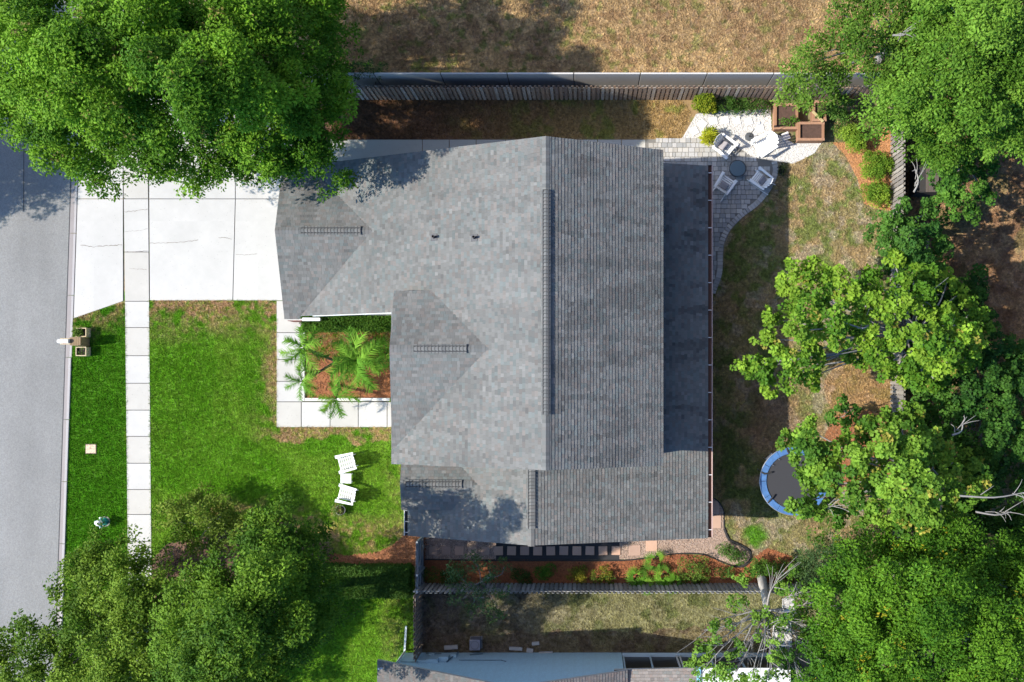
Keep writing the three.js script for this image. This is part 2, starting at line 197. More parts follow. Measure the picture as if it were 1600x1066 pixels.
// stepping stones
const stoneMats = [[0.42, 0.275, 0.20], [0.37, 0.245, 0.185], [0.46, 0.29, 0.205]].map((c, k) => std([1, 1, 1], 0.9, { map: concreteTone(c, 100 + k) }));
const whiteStone = [std([1, 1, 1], 0.85, { map: concreteTone([0.70, 0.68, 0.64], 121) }), std([1, 1, 1], 0.85, { map: concreteTone([0.62, 0.6, 0.57], 131) })];
{
  const w = 0.43, proto = new RoundedBoxGeometry(w, 0.06, w, 1, 0.012), N = 15; const rr = rng(5);
  for (let k = 0; k < N; k++) { const px = 677 + k * 20.4, m = mesh('stepping_stone', proto, stoneMats[k % 3]); m.position.set((px - CX) / 32, k < 5 ? 0.012 : 0.03, (860.5 - CY) / 32 + (rr() - 0.5) * 0.02); m.rotation.y = (rr() - 0.5) * 0.05; const ord = ['first', 'second', 'third', 'fourth', 'fifth', 'sixth', 'seventh', 'eighth', 'ninth', 'tenth', 'eleventh', 'twelfth', 'thirteenth', 'fourteenth', 'fifteenth'][k]; tag(m, `square pinkish stepping stone, ${ord} from the wooden gate in the row behind the house`, 'stepping stone', 'pinkish stepping stones beside the house'); }
  for (const [k, [px, py, l]] of [[992, 860, 'half buried in gravel just past the black fabric'], [1018, 853, 'in gravel under the lower eave'], [1118, 815, 'largest, in gravel beside the gutter corner'], [1115, 793, 'in the shade at the top of the curved gravel strip']].entries()) { const m = mesh('stepping_stone', proto, stoneMats[(k + 1) % 3]); m.position.set((px - CX) / 32, 0.012, (py - CY) / 32); m.scale.set(1.3, 1, k > 1 ? 1.5 : 1.2); tag(m, 'square pinkish stepping stone ' + l, 'stepping stone', 'pinkish stepping stones beside the house'); }
  const ws = [[1085, 205, 0.5, 'farthest left, beside the tan grass'], [1098, 194, 0.9, 'just below the big black pot'], [1115, 189, 0.2, 'just right of the big black pot'], [1133, 188, 0.1, 'second to the right of the big black pot'], [1151, 188, 0.15, 'below the green shrubs at the fence'], [1170, 190, 0.3, 'above the round hook base'], [1188, 201, 0.25, 'left of the wooden planter corner'], [1228, 213, 0.4, 'touching the lower planter corner'], [1205, 216, 0.4, 'between the hook base and the planters']];
  for (const [k, [px, py, t, l]] of ws.entries()) { const m = mesh('white_stone', proto, whiteStone[k % 2]); m.position.set((px - CX) / 32, 0.02, (py - CY) / 32); m.rotation.y = t; m.scale.set(0.85, 1, 0.85); tag(m, 'white stepping stone in the gravel, ' + l, 'stepping stone', 'white stepping stones in the gravel'); }
}
// paver patio
{
  const patio = new THREE.Group(); patio.name = 'patio'; patio.userData.kind = 'structure'; patio.userData.label = 'grey cobbled paver patio wrapping the back corner of the house'; scene.add(patio);
  const out = G([[1009, 218], [1122, 216], [1150, 228], [1178, 246], [1214, 252], [1216, 268], [1206, 294], [1186, 320], [1160, 340], [1141, 360], [1131, 382], [1128, 428], [1116, 458], [1060, 458], [1060, 262], [1009, 262]]);
  mesh('paver_bed', new THREE.ShapeGeometry(shapeOf(out)).rotateX(-Math.PI / 2).translate(0, 0.010, 0), std([0.17, 0.16, 0.145], 1), patio);
  const r = rng(77), [a, b, c, d] = bounds(out), tones = [[0.36, 0.35, 0.33], [0.30, 0.295, 0.285], [0.42, 0.40, 0.37], [0.27, 0.27, 0.265], [0.34, 0.32, 0.29], [0.38, 0.37, 0.36]].map((t, k) => std([1, 1, 1], 0.88, { map: concreteTone(t, 140 + k) }));
  const sizes = [0.16, 0.23, 0.30, 0.23, 0.16, 0.30], geos = {}, all = [];
  const course = 0.23; let row = 0;
  for (let z = b; z < d; z += course, row++) { let x = a - r() * 0.3; while (x < c) { const w = sizes[Math.floor(r() * 6)]; const cx = x + w / 2, cz = z + course / 2; const ed = edgeDist(out, cx, cz), onRim = ed < 0.30 && cx > 6.25 && cz > -10.95; if (inside(out, cx, cz) && !onRim && ed > 0.06) all.push([cx, cz, w, ed]); x += w; } }
  const show = all.filter((e) => e[3] > 0.1 && ((e[1] < -10.95) || e[0] > 6.2)).slice(0, 2000); show.sort((p, q) => q[2] - p[2]); const singles = new Set(show.slice(0, 245));
  const rest = tones.map(() => []);
  for (const e of all) { const [x, z, w] = e, k = Math.floor(r() * 6), y = 0.018 + 0.004 * r(), tilt = (r() - 0.5) * 0.012; const g = geos[w] ??= new RoundedBoxGeometry(w - 0.016, 0.05, course - 0.016, 1, 0.010); if (singles.has(e)) { const m = mesh('paver', g, tones[k], patio); m.position.set(x, y, z); m.rotation.set(tilt, 0, -tilt); } else rest[k].push(g.clone().rotateX(tilt).translate(x, y, z)); }
  const rim = new THREE.CatmullRomCurve3(G([[1214, 252], [1216, 268], [1206, 294], [1186, 320], [1160, 340], [1141, 360], [1131, 382], [1128, 428], [1118, 458]]).map(([x, z]) => V(x, 0.021, z))), RL = rim.getLength(), rimGeo = new RoundedBoxGeometry(0.26, 0.05, 0.148, 1, 0.01); // a border course along the curved rim
  for (let s = 0.05; s < RL; s += 0.165) { const p = rim.getPointAt(s / RL), t = rim.getTangentAt(s / RL), m = mesh('paver', rimGeo, tones[Math.floor(r() * 6)], patio); m.position.copy(p).add(V(-Math.abs(t.z) * 0.13, 0, t.z > 0 ? t.x * 0.13 : 0)); m.rotation.y = Math.atan2(t.x, t.z); }
  rest.forEach((list, k) => { if (list.length) mesh('pavers', join(list), tones[k], patio, 'stuff'); });
}

// ---------------------------------------------------------------- the house
const white = std([0.62, 0.62, 0.60], 0.7), wallMat = std([0.60, 0.585, 0.55], 0.85), trimMat = std([0.55, 0.54, 0.52], 0.6), darkMat = std([0.035, 0.036, 0.036], 0.9);
const house = thing('house', 'single storey house with grey shingle gable roofs filling the middle of the picture', 'house');
const deckMat = std([0.05, 0.05, 0.052], 0.95), fasciaMat = std([0.5, 0.49, 0.46], 0.6);
const shingleMat = new THREE.MeshStandardMaterial({ color: 0xffffff, vertexColors: true, roughness: 0.93, bumpMap: tex(256, 256, (u, v) => { const d = hash(Math.round(u * 256), Math.round(v * 256)); return [d, d, d]; }, { srgb: false, repeat: [2, 2] }), bumpScale: 0.004 });
function clipConvex(poly, clip) { // both counter-clockwise
  let out = poly; for (let i = 0; i < clip.length && out.length; i++) { const [ax, ay] = clip[i], [bx, by] = clip[(i + 1) % clip.length], side = ([x, y]) => (bx - ax) * (y - ay) - (by - ay) * (x - ax); const src = out; out = []; for (let k = 0; k < src.length; k++) { const p = src[k], q = src[(k + 1) % src.length], sp = side(p), sq = side(q); if (sp >= 0) out.push(p); if ((sp > 0 && sq < 0) || (sp < 0 && sq > 0)) { const t = sp / (sp - sq); out.push([p[0] + (q[0] - p[0]) * t, p[1] + (q[1] - p[1]) * t]); } } } return out;
}
const area2 = (p) => p.reduce((s, a, i) => { const b = p[(i + 1) % p.length]; return s + a[0] * b[1] - a[1] * b[0]; }, 0);
// One slope of roof: convex outline in plan, and its height as h(x, z) = h0 + gx x + gz z
function slope(name, plan, h0, gx, gz, seed, { stain = 0, grime = 0, cover = 0.47, parent = house, tone = [0.137, 0.136, 0.127] } = {}) {
  const hAt = (x, z) => h0 + gx * x + gz * z, gl = Math.hypot(gx, gz), vx = gx / gl, vz = gz / gl, c = 1 / Math.hypot(1, gl);   // v: up the slope in plan
  const ux = -vz, uz = vx, n = V(-gx, 1, -gz).normalize();
  const grp = new THREE.Group(); grp.name = name; parent.add(grp);
  // deck: a slab 0.16 m thick
  const top = plan.map(([x, z]) => V(x, hAt(x, z), z)), bot = top.map((p) => p.clone().add(V(0, -0.17, 0))), pos = [], tri = (a, b, d) => pos.push(...a.toArray(), ...b.toArray(), ...d.toArray());
  const flip = area2(plan) > 0; for (let k = 1; k + 1 < top.length; k++) { flip ? tri(top[0], top[k + 1], top[k]) : tri(top[0], top[k], top[k + 1]); flip ? tri(bot[0], bot[k], bot[k + 1]) : tri(bot[0], bot[k + 1], bot[k]); }
  const dg = new THREE.BufferGeometry(); dg.setAttribute('position', new THREE.Float32BufferAttribute(pos, 3)); dg.computeVertexNormals(); mesh('roof_deck', dg, deckMat, grp);
  const fp = []; for (let k = 0; k < top.length; k++) { const a = top[k], b = top[(k + 1) % top.length], d = bot[(k + 1) % top.length], e = bot[k]; const q = flip ? [a, b, d, a, d, e] : [b, a, e, b, e, d]; q.forEach((p) => fp.push(...p.toArray())); }
  const fg = new THREE.BufferGeometry(); fg.setAttribute('position', new THREE.Float32BufferAttribute(fp, 3)); fg.computeVertexNormals(); mesh('fascia', fg, fasciaMat, grp);
  // shingles: single tabs, each tilted on the course below it
  const uv = plan.map(([x, z]) => [ux * x + uz * z, (vx * x + vz * z) / c]), clip = area2(uv) > 0 ? uv : uv.slice().reverse(), [ua, va, ub, vb] = bounds(uv);
  const r = rng(seed), P3 = [], C3 = [], U3 = [], EXP = 0.143;
  const at = (u, v, lift) => { const s = v * c, x = ux * u + vx * s, z = uz * u + vz * s; return V(x, hAt(x, z), z).addScaledVector(n, lift); };
  const push = (a, b, d, col, uva) => { for (const [p, w] of [[a, 0], [b, 1], [d, 2]]) { P3.push(p.x, p.y, p.z); C3.push(...col); U3.push(uva[w][0], uva[w][1]); } };
  let row = 0; for (let v = va; v < vb; v += EXP, row++) {
    for (let u = ua - r() * 0.3; u < ub;) {
      const w = 0.12 + 0.14 * r(), thick = r() < 0.3 ? 0.022 : 0.017, quad = clipConvex([[u, v], [u + w - 0.004, v], [u + w - 0.004, Math.min(v + EXP + 0.004, vb)], [u, Math.min(v + EXP + 0.004, vb)]], clip); u += w; const um = u - w / 2; if (quad.length < 3) { r(); r(); r(); continue; }
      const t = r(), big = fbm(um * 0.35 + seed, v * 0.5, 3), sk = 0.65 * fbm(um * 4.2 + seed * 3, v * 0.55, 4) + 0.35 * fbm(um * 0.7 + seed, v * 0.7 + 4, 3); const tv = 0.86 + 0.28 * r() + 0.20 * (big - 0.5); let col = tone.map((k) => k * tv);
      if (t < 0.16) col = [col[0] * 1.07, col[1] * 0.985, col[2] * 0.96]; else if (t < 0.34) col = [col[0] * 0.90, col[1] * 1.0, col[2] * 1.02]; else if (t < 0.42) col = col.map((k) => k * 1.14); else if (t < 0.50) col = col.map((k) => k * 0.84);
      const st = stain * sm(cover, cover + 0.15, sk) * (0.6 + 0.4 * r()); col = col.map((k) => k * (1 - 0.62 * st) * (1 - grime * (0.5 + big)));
      const lift = (q) => 0.004 + thick * (1 - (q[1] - v) / EXP) , pts = quad.map((q) => at(q[0], q[1], lift(q))), uvs = quad.map((q) => [q[0], q[1]]);
      for (let k = 1; k + 1 < pts.length; k++) push(pts[0], pts[k], pts[k + 1], col, [uvs[0], uvs[k], uvs[k + 1]]);
      for (let k = 0; k < quad.length; k++) { const a = quad[k], b = quad[(k + 1) % quad.length]; const upper = Math.min(a[1], b[1]) > v + EXP * 0.5; if (upper) continue; const a0 = at(a[0], a[1], -0.002), b0 = at(b[0], b[1], -0.002); push(pts[k], a0, b0, col, [uvs[k], uvs[k], uvs[k]]); push(pts[k], b0, pts[(k + 1) % quad.length], col, [uvs[k], uvs[k], uvs[k]]); }
    }
  }
  const sg = new THREE.BufferGeometry(); sg.setAttribute('position', new THREE.Float32BufferAttribute(P3, 3)); sg.setAttribute('color', new THREE.Float32BufferAttribute(C3, 3)); sg.setAttribute('uv', new THREE.Float32BufferAttribute(U3, 2)); sg.computeVertexNormals();
  mesh('shingles', sg, shingleMat, grp, 'stuff'); return grp;
}
const K = 0.45, RX = -1.6, RH = 8.1, N0 = -10.02, S0 = 3.43, S1 = 6.94;
const L0 = RH - K * RX;                                               // left slope: RH - K (RX - x)
slope('roof_slope', [[-13.7, N0], [-13.7, -3.17], [-8.44, -3.17], [RX, -3.17], [RX, N0]], L0, K, 0, 11, { stain: 0.25 });
slope('roof_slope', [[-8.44, -3.17], [-8.44, S0], [RX, S0], [RX, -3.17]], L0, K, 0, 12, { stain: 0.3 });
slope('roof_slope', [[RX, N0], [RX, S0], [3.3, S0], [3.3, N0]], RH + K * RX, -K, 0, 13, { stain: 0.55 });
// garage gable
const GZ = -6.8, GH = 4.6;
slope('roof_slope', [[-13.66, GZ], [-13.78, -3.03], [-13.17, -3.03], [-9.4, GZ]], GH + K * GZ, 0, -K, 14, { stain: 0.3 });
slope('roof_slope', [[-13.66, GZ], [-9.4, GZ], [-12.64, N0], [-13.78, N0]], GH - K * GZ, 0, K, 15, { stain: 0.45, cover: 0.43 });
// porch gable
const PZ = -1.51, PH = 7.0;
slope('roof_slope', [[-8.12, PZ], [-8.42, 2.9], [-8.38, 2.9], [-4.02, PZ]], PH + K * PZ, 0, -K, 16, { stain: 0.25 });
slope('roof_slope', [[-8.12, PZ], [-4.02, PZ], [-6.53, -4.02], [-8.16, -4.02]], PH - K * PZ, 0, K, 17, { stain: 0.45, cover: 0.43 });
// southern addition
const AX = -2.36, AH = 5.25, AK = 0.25;
slope('roof_slope', [[-8.18, S0], [-8.18, S1], [AX, S1], [AX, S0]], AH - K * AX, K, 0, 18, { stain: 0.4 });
slope('roof_slope', [[AX, S0], [AX, S1], [5.55, S1], [5.55, S0]], AH + AK * AX, -AK, 0, 19, { stain: 0.4 });
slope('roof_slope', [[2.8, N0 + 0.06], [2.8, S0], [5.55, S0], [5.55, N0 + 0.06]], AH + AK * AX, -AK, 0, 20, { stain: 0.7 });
const BZ = 4.4, BH = 4.15;
slope('roof_slope', [[-8.25, BZ], [-8.29, 5.6], [-6.0, 5.6], [-4.8, BZ]], BH + K * BZ, 0, -K, 21, { stain: 0.4 });
slope('roof_slope', [[-8.25, BZ], [-4.8, BZ], [-5.78, S0], [-8.27, S0]], BH - K * BZ, 0, K, 22, { stain: 0.5 });
// walls under the roofs
function wallBlock(profile, z0, z1) { const g = new THREE.ExtrudeGeometry(new THREE.Shape(profile.map(([x, y]) => new THREE.Vector2(x, y))), { depth: z1 - z0, bevelEnabled: false }); return mesh('wall', g.translate(0, 0, z0), wallMat, house); }
wallBlock([[-8.02, 0], [2.85, 0], [2.85, 5.85], [RX, 7.86], [-8.02, 4.96]], N0 + 0.4, S0 - 0.3);
wallBlock([[-13.2, 0], [-8.02, 0], [-8.02, 4.94], [-13.2, 2.6]], N0 + 0.402, -3.372);
wallBlock([[-7.75, 0], [5.1, 0], [5.1, 3.1], [AX, 4.98], [-7.75, 2.55]], S0 - 0.3, S1 - 0.4);
wallBlock([[2.85, 0], [5.1, 0], [5.1, 3.1], [2.85, 3.65]], N0 + 0.5, S0 - 0.302);
mesh('gable_wall', new THREE.ExtrudeGeometry(new THREE.Shape([[6.8 - 3.4, 0.2], [6.8, 0.2], [6.8 + 3.2, 0.2], [6.8 + 3.2, 2.9], [6.8, 4.38], [6.8 - 3.4, 2.9]].map(([z, y]) => new THREE.Vector2(z, y))), { depth: 0.3, bevelEnabled: false }).rotateY(Math.PI / 2).translate(-13.35, 0, 0), wallMat, house);
mesh('gable_wall', new THREE.ExtrudeGeometry(new THREE.Shape([[1.51 - 4.0, 0.2], [1.51 + 2.2, 0.2], [1.51 + 2.2, 5.8], [1.51, 6.78], [1.51 - 4.0, 5.0]].map(([z, y]) => new THREE.Vector2(z, y))), { depth: 3.2, bevelEnabled: false }).rotateY(Math.PI / 2).translate(-8.0, 0, 0), wallMat, house);
mesh('gable_wall', new THREE.ExtrudeGeometry(new THREE.Shape([[-5.3, 0.2], [-3.45, 0.2], [-3.45, 3.5], [-4.4, 3.92], [-5.3, 3.5]].map(([z, y]) => new THREE.Vector2(z, y))), { depth: 2.0, bevelEnabled: false }).rotateY(Math.PI / 2).translate(-8.0, 0, 0), wallMat, house);
// white rake boards that show under the slopes
function board(a, b, w, t, mat = white, name = 'rake_board') { const d = b.clone().sub(a), m = mesh(name, new RoundedBoxGeometry(d.length(), w, t, 1, 0.008), mat, house); m.position.copy(a.clone().add(b).multiplyScalar(0.5)); m.rotation.z = Math.atan2(d.y, d.x); return m; }
board(V(-12.4, 3.04 - 0.02, -3.15), V(-8.2, 4.93 - 0.02, -3.15), 0.2, 0.03);
// ridge caps, one by one; the middle of a ridge is a raised vent
const capTones = [[0.115, 0.118, 0.112], [0.135, 0.135, 0.128], [0.10, 0.102, 0.098], [0.125, 0.12, 0.112]].map((c) => std(c, 0.93));
function capGeo(w, k1, k2, L = 0.16) { // bent over the ridge, which runs along x
  const a = w / 2, t = 0.014, pos = [], q = (p) => { const [A, B, C, D] = p; pos.push(...A, ...B, ...C, ...A, ...C, ...D); };
  const pt = (s, x, y) => [x, (s === 0 ? 0 : -a * (s > 0 ? k2 : k1)) + y, s * a];
  q([pt(0, 0, 0.004), pt(1, 0, 0.004), pt(1, L, t), pt(0, L, t)]); q([pt(-1, 0, 0.004), pt(0, 0, 0.004), pt(0, L, t), pt(-1, L, t)]);
  q([pt(0, L, t), pt(1, L, t), pt(1, L, -0.004), pt(0, L, -0.004)]); q([pt(-1, L, t), pt(0, L, t), pt(0, L, -0.004), pt(-1, L, -0.004)]);
  q([pt(1, 0, 0.004), pt(1, 0, -0.01), pt(1, L, -0.01), pt(1, L, t)]); q([pt(-1, 0, -0.01), pt(-1, 0, 0.004), pt(-1, L, t), pt(-1, L, -0.01)]);
  const g = new THREE.BufferGeometry(); g.setAttribute('position', new THREE.Float32BufferAttribute(pos, 3)); g.computeVertexNormals(); return g;
}
function ridge(a, b, v0, v1, k1, k2, alongZ) { // a to b in m along the ridge; the vent from v0 to v1
  const flat = capGeo(0.30, k1, k2), vent = capGeo(0.37, k1 * 0.75, k2 * 0.75, 0.124), d = b.clone().sub(a), L = d.length(), r = rng(Math.round(L * 100)); const ang = alongZ ? -Math.PI / 2 : 0;
  for (let s = 0; s < L - 0.08; s += 0.146) { const on = s >= v0 && s < v1; const m = mesh('ridge_cap', on ? vent : flat, capTones[Math.floor(r() * 4)], house); m.position.copy(a).addScaledVector(d, s / L); m.position.y += on ? 0.066 : 0.020; m.rotation.y = ang; }
  const c = a.clone().addScaledVector(d, (v0 + v1) / 2 / L), g = mesh('ridge_vent', alongZ ? box(0.26, 0.11, v1 - v0) : box(v1 - v0, 0.11, 0.26), darkMat, house); g.position.set(c.x, c.y - 0.008, c.z);
}
ridge(V(RX, RH, N0), V(RX, RH, S0), 2.15, 11.2, K, K, true);
ridge(V(-13.66, GH, GZ), V(-9.45, GH, GZ), 1.15, 3.75, K, K, false);
ridge(V(-8.12, PH, PZ), V(-4.05, PH, PZ), 1.0, 3.2, K, K, false);
ridge(V(AX, AH, S0 + 0.03), V(AX, AH, S1), 0.05, 2.75, AK, K, true);
ridge(V(-8.25, BH, BZ), V(-5.0, BH, BZ), 0.25, 2.7, K, K, false);
// plumbing vents
const lead = std([0.035, 0.035, 0.04], 0.6);
for (const [px, py] of [[678, 371], [741, 372]]) { const x0 = (px - CX) / F * 40, h = L0 + K * x0, p = P(px, py, h); const v = new THREE.Group(); v.name = 'vent_pipe'; v.position.set(p.x, L0 + K * p.x, p.z); house.add(v); mesh('flashing', rbox(0.32, 0.015, 0.30, 0.006, 0, 0.02, 0, 0, 0, Math.atan(K)), lead, v); mesh('pipe', join([new THREE.CylinderGeometry(0.05, 0.06, 0.3, 12, 1, true).translate(0, 0.14, 0), new THREE.TorusGeometry(0.05, 0.012, 6, 14).rotateX(Math.PI / 2).translate(0, 0.29, 0)]), std([0.05, 0.045, 0.045], 0.7, { side: THREE.DoubleSide }), v); }
// gutters
const litter = std([0.09, 0.045, 0.03], 1), gutterWhite = std([0.62, 0.58, 0.55], 0.5, { metalness: 0.1 }), rustPink = std([0.42, 0.29, 0.25], 0.6);
{ const x0 = 5.56, w = 0.19, y = AH + AK * AX - AK * 5.55 - 0.10, L = S1 - N0 - 0.06, z = (S1 + N0) / 2; const gt = new THREE.Group(); gt.name = 'gutter'; gt.position.set(x0, y, z); house.add(gt);
  mesh('trough', join([box(0.012, 0.13, L, 0.01, 0, 0), box(w, 0.01, L, w / 2, -0.065, 0), box(w, 0.13, 0.01, w / 2, 0, -L / 2), box(w, 0.13, 0.01, w / 2, 0, L / 2)]), std([0.10, 0.065, 0.05], 0.8), gt); mesh('gutter_lip', rbox(0.04, 0.15, L, 0.008, w, 0.01, 0), rustPink, gt); mesh('leaf_litter', box(w - 0.04, 0.02, L - 0.04, w / 2, -0.035, 0), litter, gt);
  for (let k = 0; k < 14; k++) mesh('strap', rbox(w, 0.012, 0.035, 0.004, w / 2, 0.07, -L / 2 + 0.35 + k * (L - 0.7) / 13), gutterWhite, gt); }
{ const gt = new THREE.Group(); gt.name = 'gutter'; gt.position.set(-8.2, 2.55, 6.28); house.add(gt); mesh('trough', join([box(0.01, 0.12, 1.3, 0, 0, 0), box(0.15, 0.01, 1.3, -0.075, -0.06, 0)]), darkMat, gt); mesh('gutter_lip', rbox(0.035, 0.14, 1.3, 0.008, -0.15, 0.01, 0), gutterWhite, gt); for (let k = 0; k < 3; k++) mesh('strap', box(0.15, 0.012, 0.03, -0.075, 0.06, -0.5 + k * 0.5), gutterWhite, gt); }
// brick pilaster and white cap at the garage corner
{ const b = new THREE.Group(); b.name = 'pilaster'; house.add(b); const br = [[0.22, 0.07, 0.05], [0.28, 0.10, 0.07], [0.16, 0.06, 0.045]].map((c) => std(c, 0.9)), g = new RoundedBoxGeometry(0.2, 0.072, 0.1, 1, 0.008); const o = P(449, 500, 0.9);
  for (let y = 0; y < 12; y++) for (let x = 0; x < 4; x++) { const m = mesh('brick', g, br[(x * 5 + y * 7) % 3], b); m.position.set(o.x + 0.1 + x * 0.215 + (y % 2) * 0.05, 0.04 + y * 0.082, o.z + 0.0); } mesh('mortar', box(0.88, 0.98, 0.08, o.x + 0.44, 0.49, o.z - 0.01), std([0.4, 0.38, 0.35], 1), b);
  const c = P(486, 499, 1.0); mesh('sill', rbox(0.85, 0.1, 0.16, 0.015, c.x, 0.95, c.z), white, b); mesh('sill_base', box(0.8, 0.9, 0.12, c.x, 0.45, c.z), white, b); }

// ---------------------------------------------------------------- walls and fences
const panelMats = [0, 1].map((k) => std([1, 1, 1], 0.92, { map: concreteTone([[0.45, 0.43, 0.405], [0.41, 0.395, 0.375]][k], 160 + k) }));
{ const w = thing('concrete_wall', 'grey precast concrete panel wall between the tan vacant lot and the wooden fence', 'wall'); const y = 2.25, z = -14.45, cuts = [-17]; for (let x = -12.95; x < 17; x += 3.1) cuts.push(x); cuts.push(17.4);
  for (let k = 0; k + 1 < cuts.length; k++) { const L = cuts[k + 1] - cuts[k]; mesh('panel', rbox(L - 0.045, y, 0.075, 0.012, (cuts[k] + cuts[k + 1]) / 2, y / 2, z - 0.04), panelMats[k % 2], w); if (k) mesh('joint', box(0.05, y - 0.02, 0.04, cuts[k], y / 2 - 0.01, z - 0.04), jointMat, w); } }
const woodMap = (base, seed) => tex(128, 256, (u, v) => { const g = fbm(u * 14 + seed, v * 1.2, 4), d = hash(Math.round(u * 128) + seed, Math.round(v * 256)); const s = 0.6 + 0.6 * g + 0.15 * d; return base.map((c) => c * s); });
const oldWood = [[0.38, 0.29, 0.22], [0.31, 0.22, 0.16], [0.44, 0.37, 0.31], [0.27, 0.19, 0.145], [0.36, 0.24, 0.165]].map((c, k) => std([1, 1, 1], 0.95, { map: woodMap(c, 10 + k) }));
const greyWood = [[0.36, 0.35, 0.33], [0.29, 0.285, 0.27], [0.42, 0.405, 0.38], [0.25, 0.245, 0.235]].map((c, k) => std([1, 1, 1], 0.95, { map: woodMap(c, 30 + k) }));
const tanWood = [[0.25, 0.22, 0.185], [0.21, 0.185, 0.155], [0.29, 0.26, 0.22], [0.18, 0.16, 0.14]].map((c, k) => std([1, 1, 1], 0.95, { map: woodMap(c, 50 + k) }));
const dogEar = (w, h) => new THREE.ExtrudeGeometry(new THREE.Shape([[-w / 2, 0], [w / 2, 0], [w / 2, h - 0.035], [w / 2 - 0.035, h], [-w / 2 + 0.035, h], [-w / 2, h - 0.035]].map(([a, b]) => new THREE.Vector2(a, b))), { depth: 0.018, bevelEnabled: false });
function shadowbox(label, a, b, h, mats, faceSign, seed, skip) { // boards on both sides of the rails, alternating
  const d = V(b[0] - a[0], 0, b[1] - a[1]), L = d.length(), o = thing('wooden_fence', label, 'fence', [a[0], 0, a[1]], Math.atan2(-d.z, d.x)), r = rng(seed); const gs = [0, 0.012, 0.024].map((e) => dogEar(0.142, h - e));
  for (let s = 0.1, k = 0; s < L - 0.05; s += 0.11, k++) { if (skip && skip(s)) continue; const front = k % 2 ? -1 : 1, m = mesh('board', gs[Math.floor(r() * 3)], mats[Math.floor(r() * mats.length)], o); m.position.set(s + (r() - 0.5) * 0.014, 0.03, front * faceSign * 0.03 + (front * faceSign > 0 ? 0 : -0.018)); m.rotation.z = (r() - 0.5) * 0.012; }
  for (const y of [0.35, 1.0, h - 0.25]) mesh('rail', box(L - 0.02, 0.085, 0.038, L / 2, y, 0), mats[1], o);
  for (let s = 0.05; s < L; s += 2.4) mesh('post', rbox(0.09, h - 0.1, 0.055, 0.01, s, (h - 0.1) / 2, 0), mats[1], o);
  return o;
}
shadowbox('long brown weathered wooden fence in front of the concrete wall, north of the house', [-11.6, -13.97], [14.9, -13.97], 1.9, oldWood, 1, 41);
shadowbox('long grey weathered wooden fence south of the house, behind the orange mulch bed', [-8.1, 9.7], [10.6, 9.7], 1.9, greyWood, -1, 42);
shadowbox('weathered grey tan wooden fence along the trees on the right side of the back lawn', [14.92, -13.85], [14.92, 9.7], 1.9, tanWood, 1, 43, (s) => s > 15.3 && s < 22.2);
shadowbox('dark brown wooden fence running from the fence corner to the pale blue house', [-8.02, 9.85], [-8.02, 13.0], 1.9, oldWood, 1, 44);
{ const o = thing('wooden_gate', 'narrow grey wooden gate between the house corner and the clipped hedge', 'gate', [-7.92, 0, 7.35], -Math.PI / 2), r = rng(6), g = dogEar(0.14, 1.88);
  for (let s = 0.08, k = 0; s < 2.3; s += 0.15, k++) { const m = mesh('board', g, greyWood[Math.floor(r() * 4)], o); m.position.set(s, 0.04, 0.012); } for (const y of [0.3, 1.0, 1.65]) mesh('rail', rbox(2.3, 0.09, 0.05, 0.008, 1.15, y, -0.02), greyWood[2], o); mesh('brace', rbox(1.55, 0.09, 0.045, 0.008, 0.8, 0.95, -0.07, 0, 0, 1.05), greyWood[0], o); for (const s of [0, 1.55, 2.32]) mesh('post', rbox(0.1, 1.95, 0.1, 0.012, s, 0.975, -0.03), greyWood[2], o); mesh('latch', rbox(0.16, 0.04, 0.05, 0.008, 1.5, 1.2, 0.05), std([0.03, 0.03, 0.03], 0.5, { metalness: 0.6 }), o); }

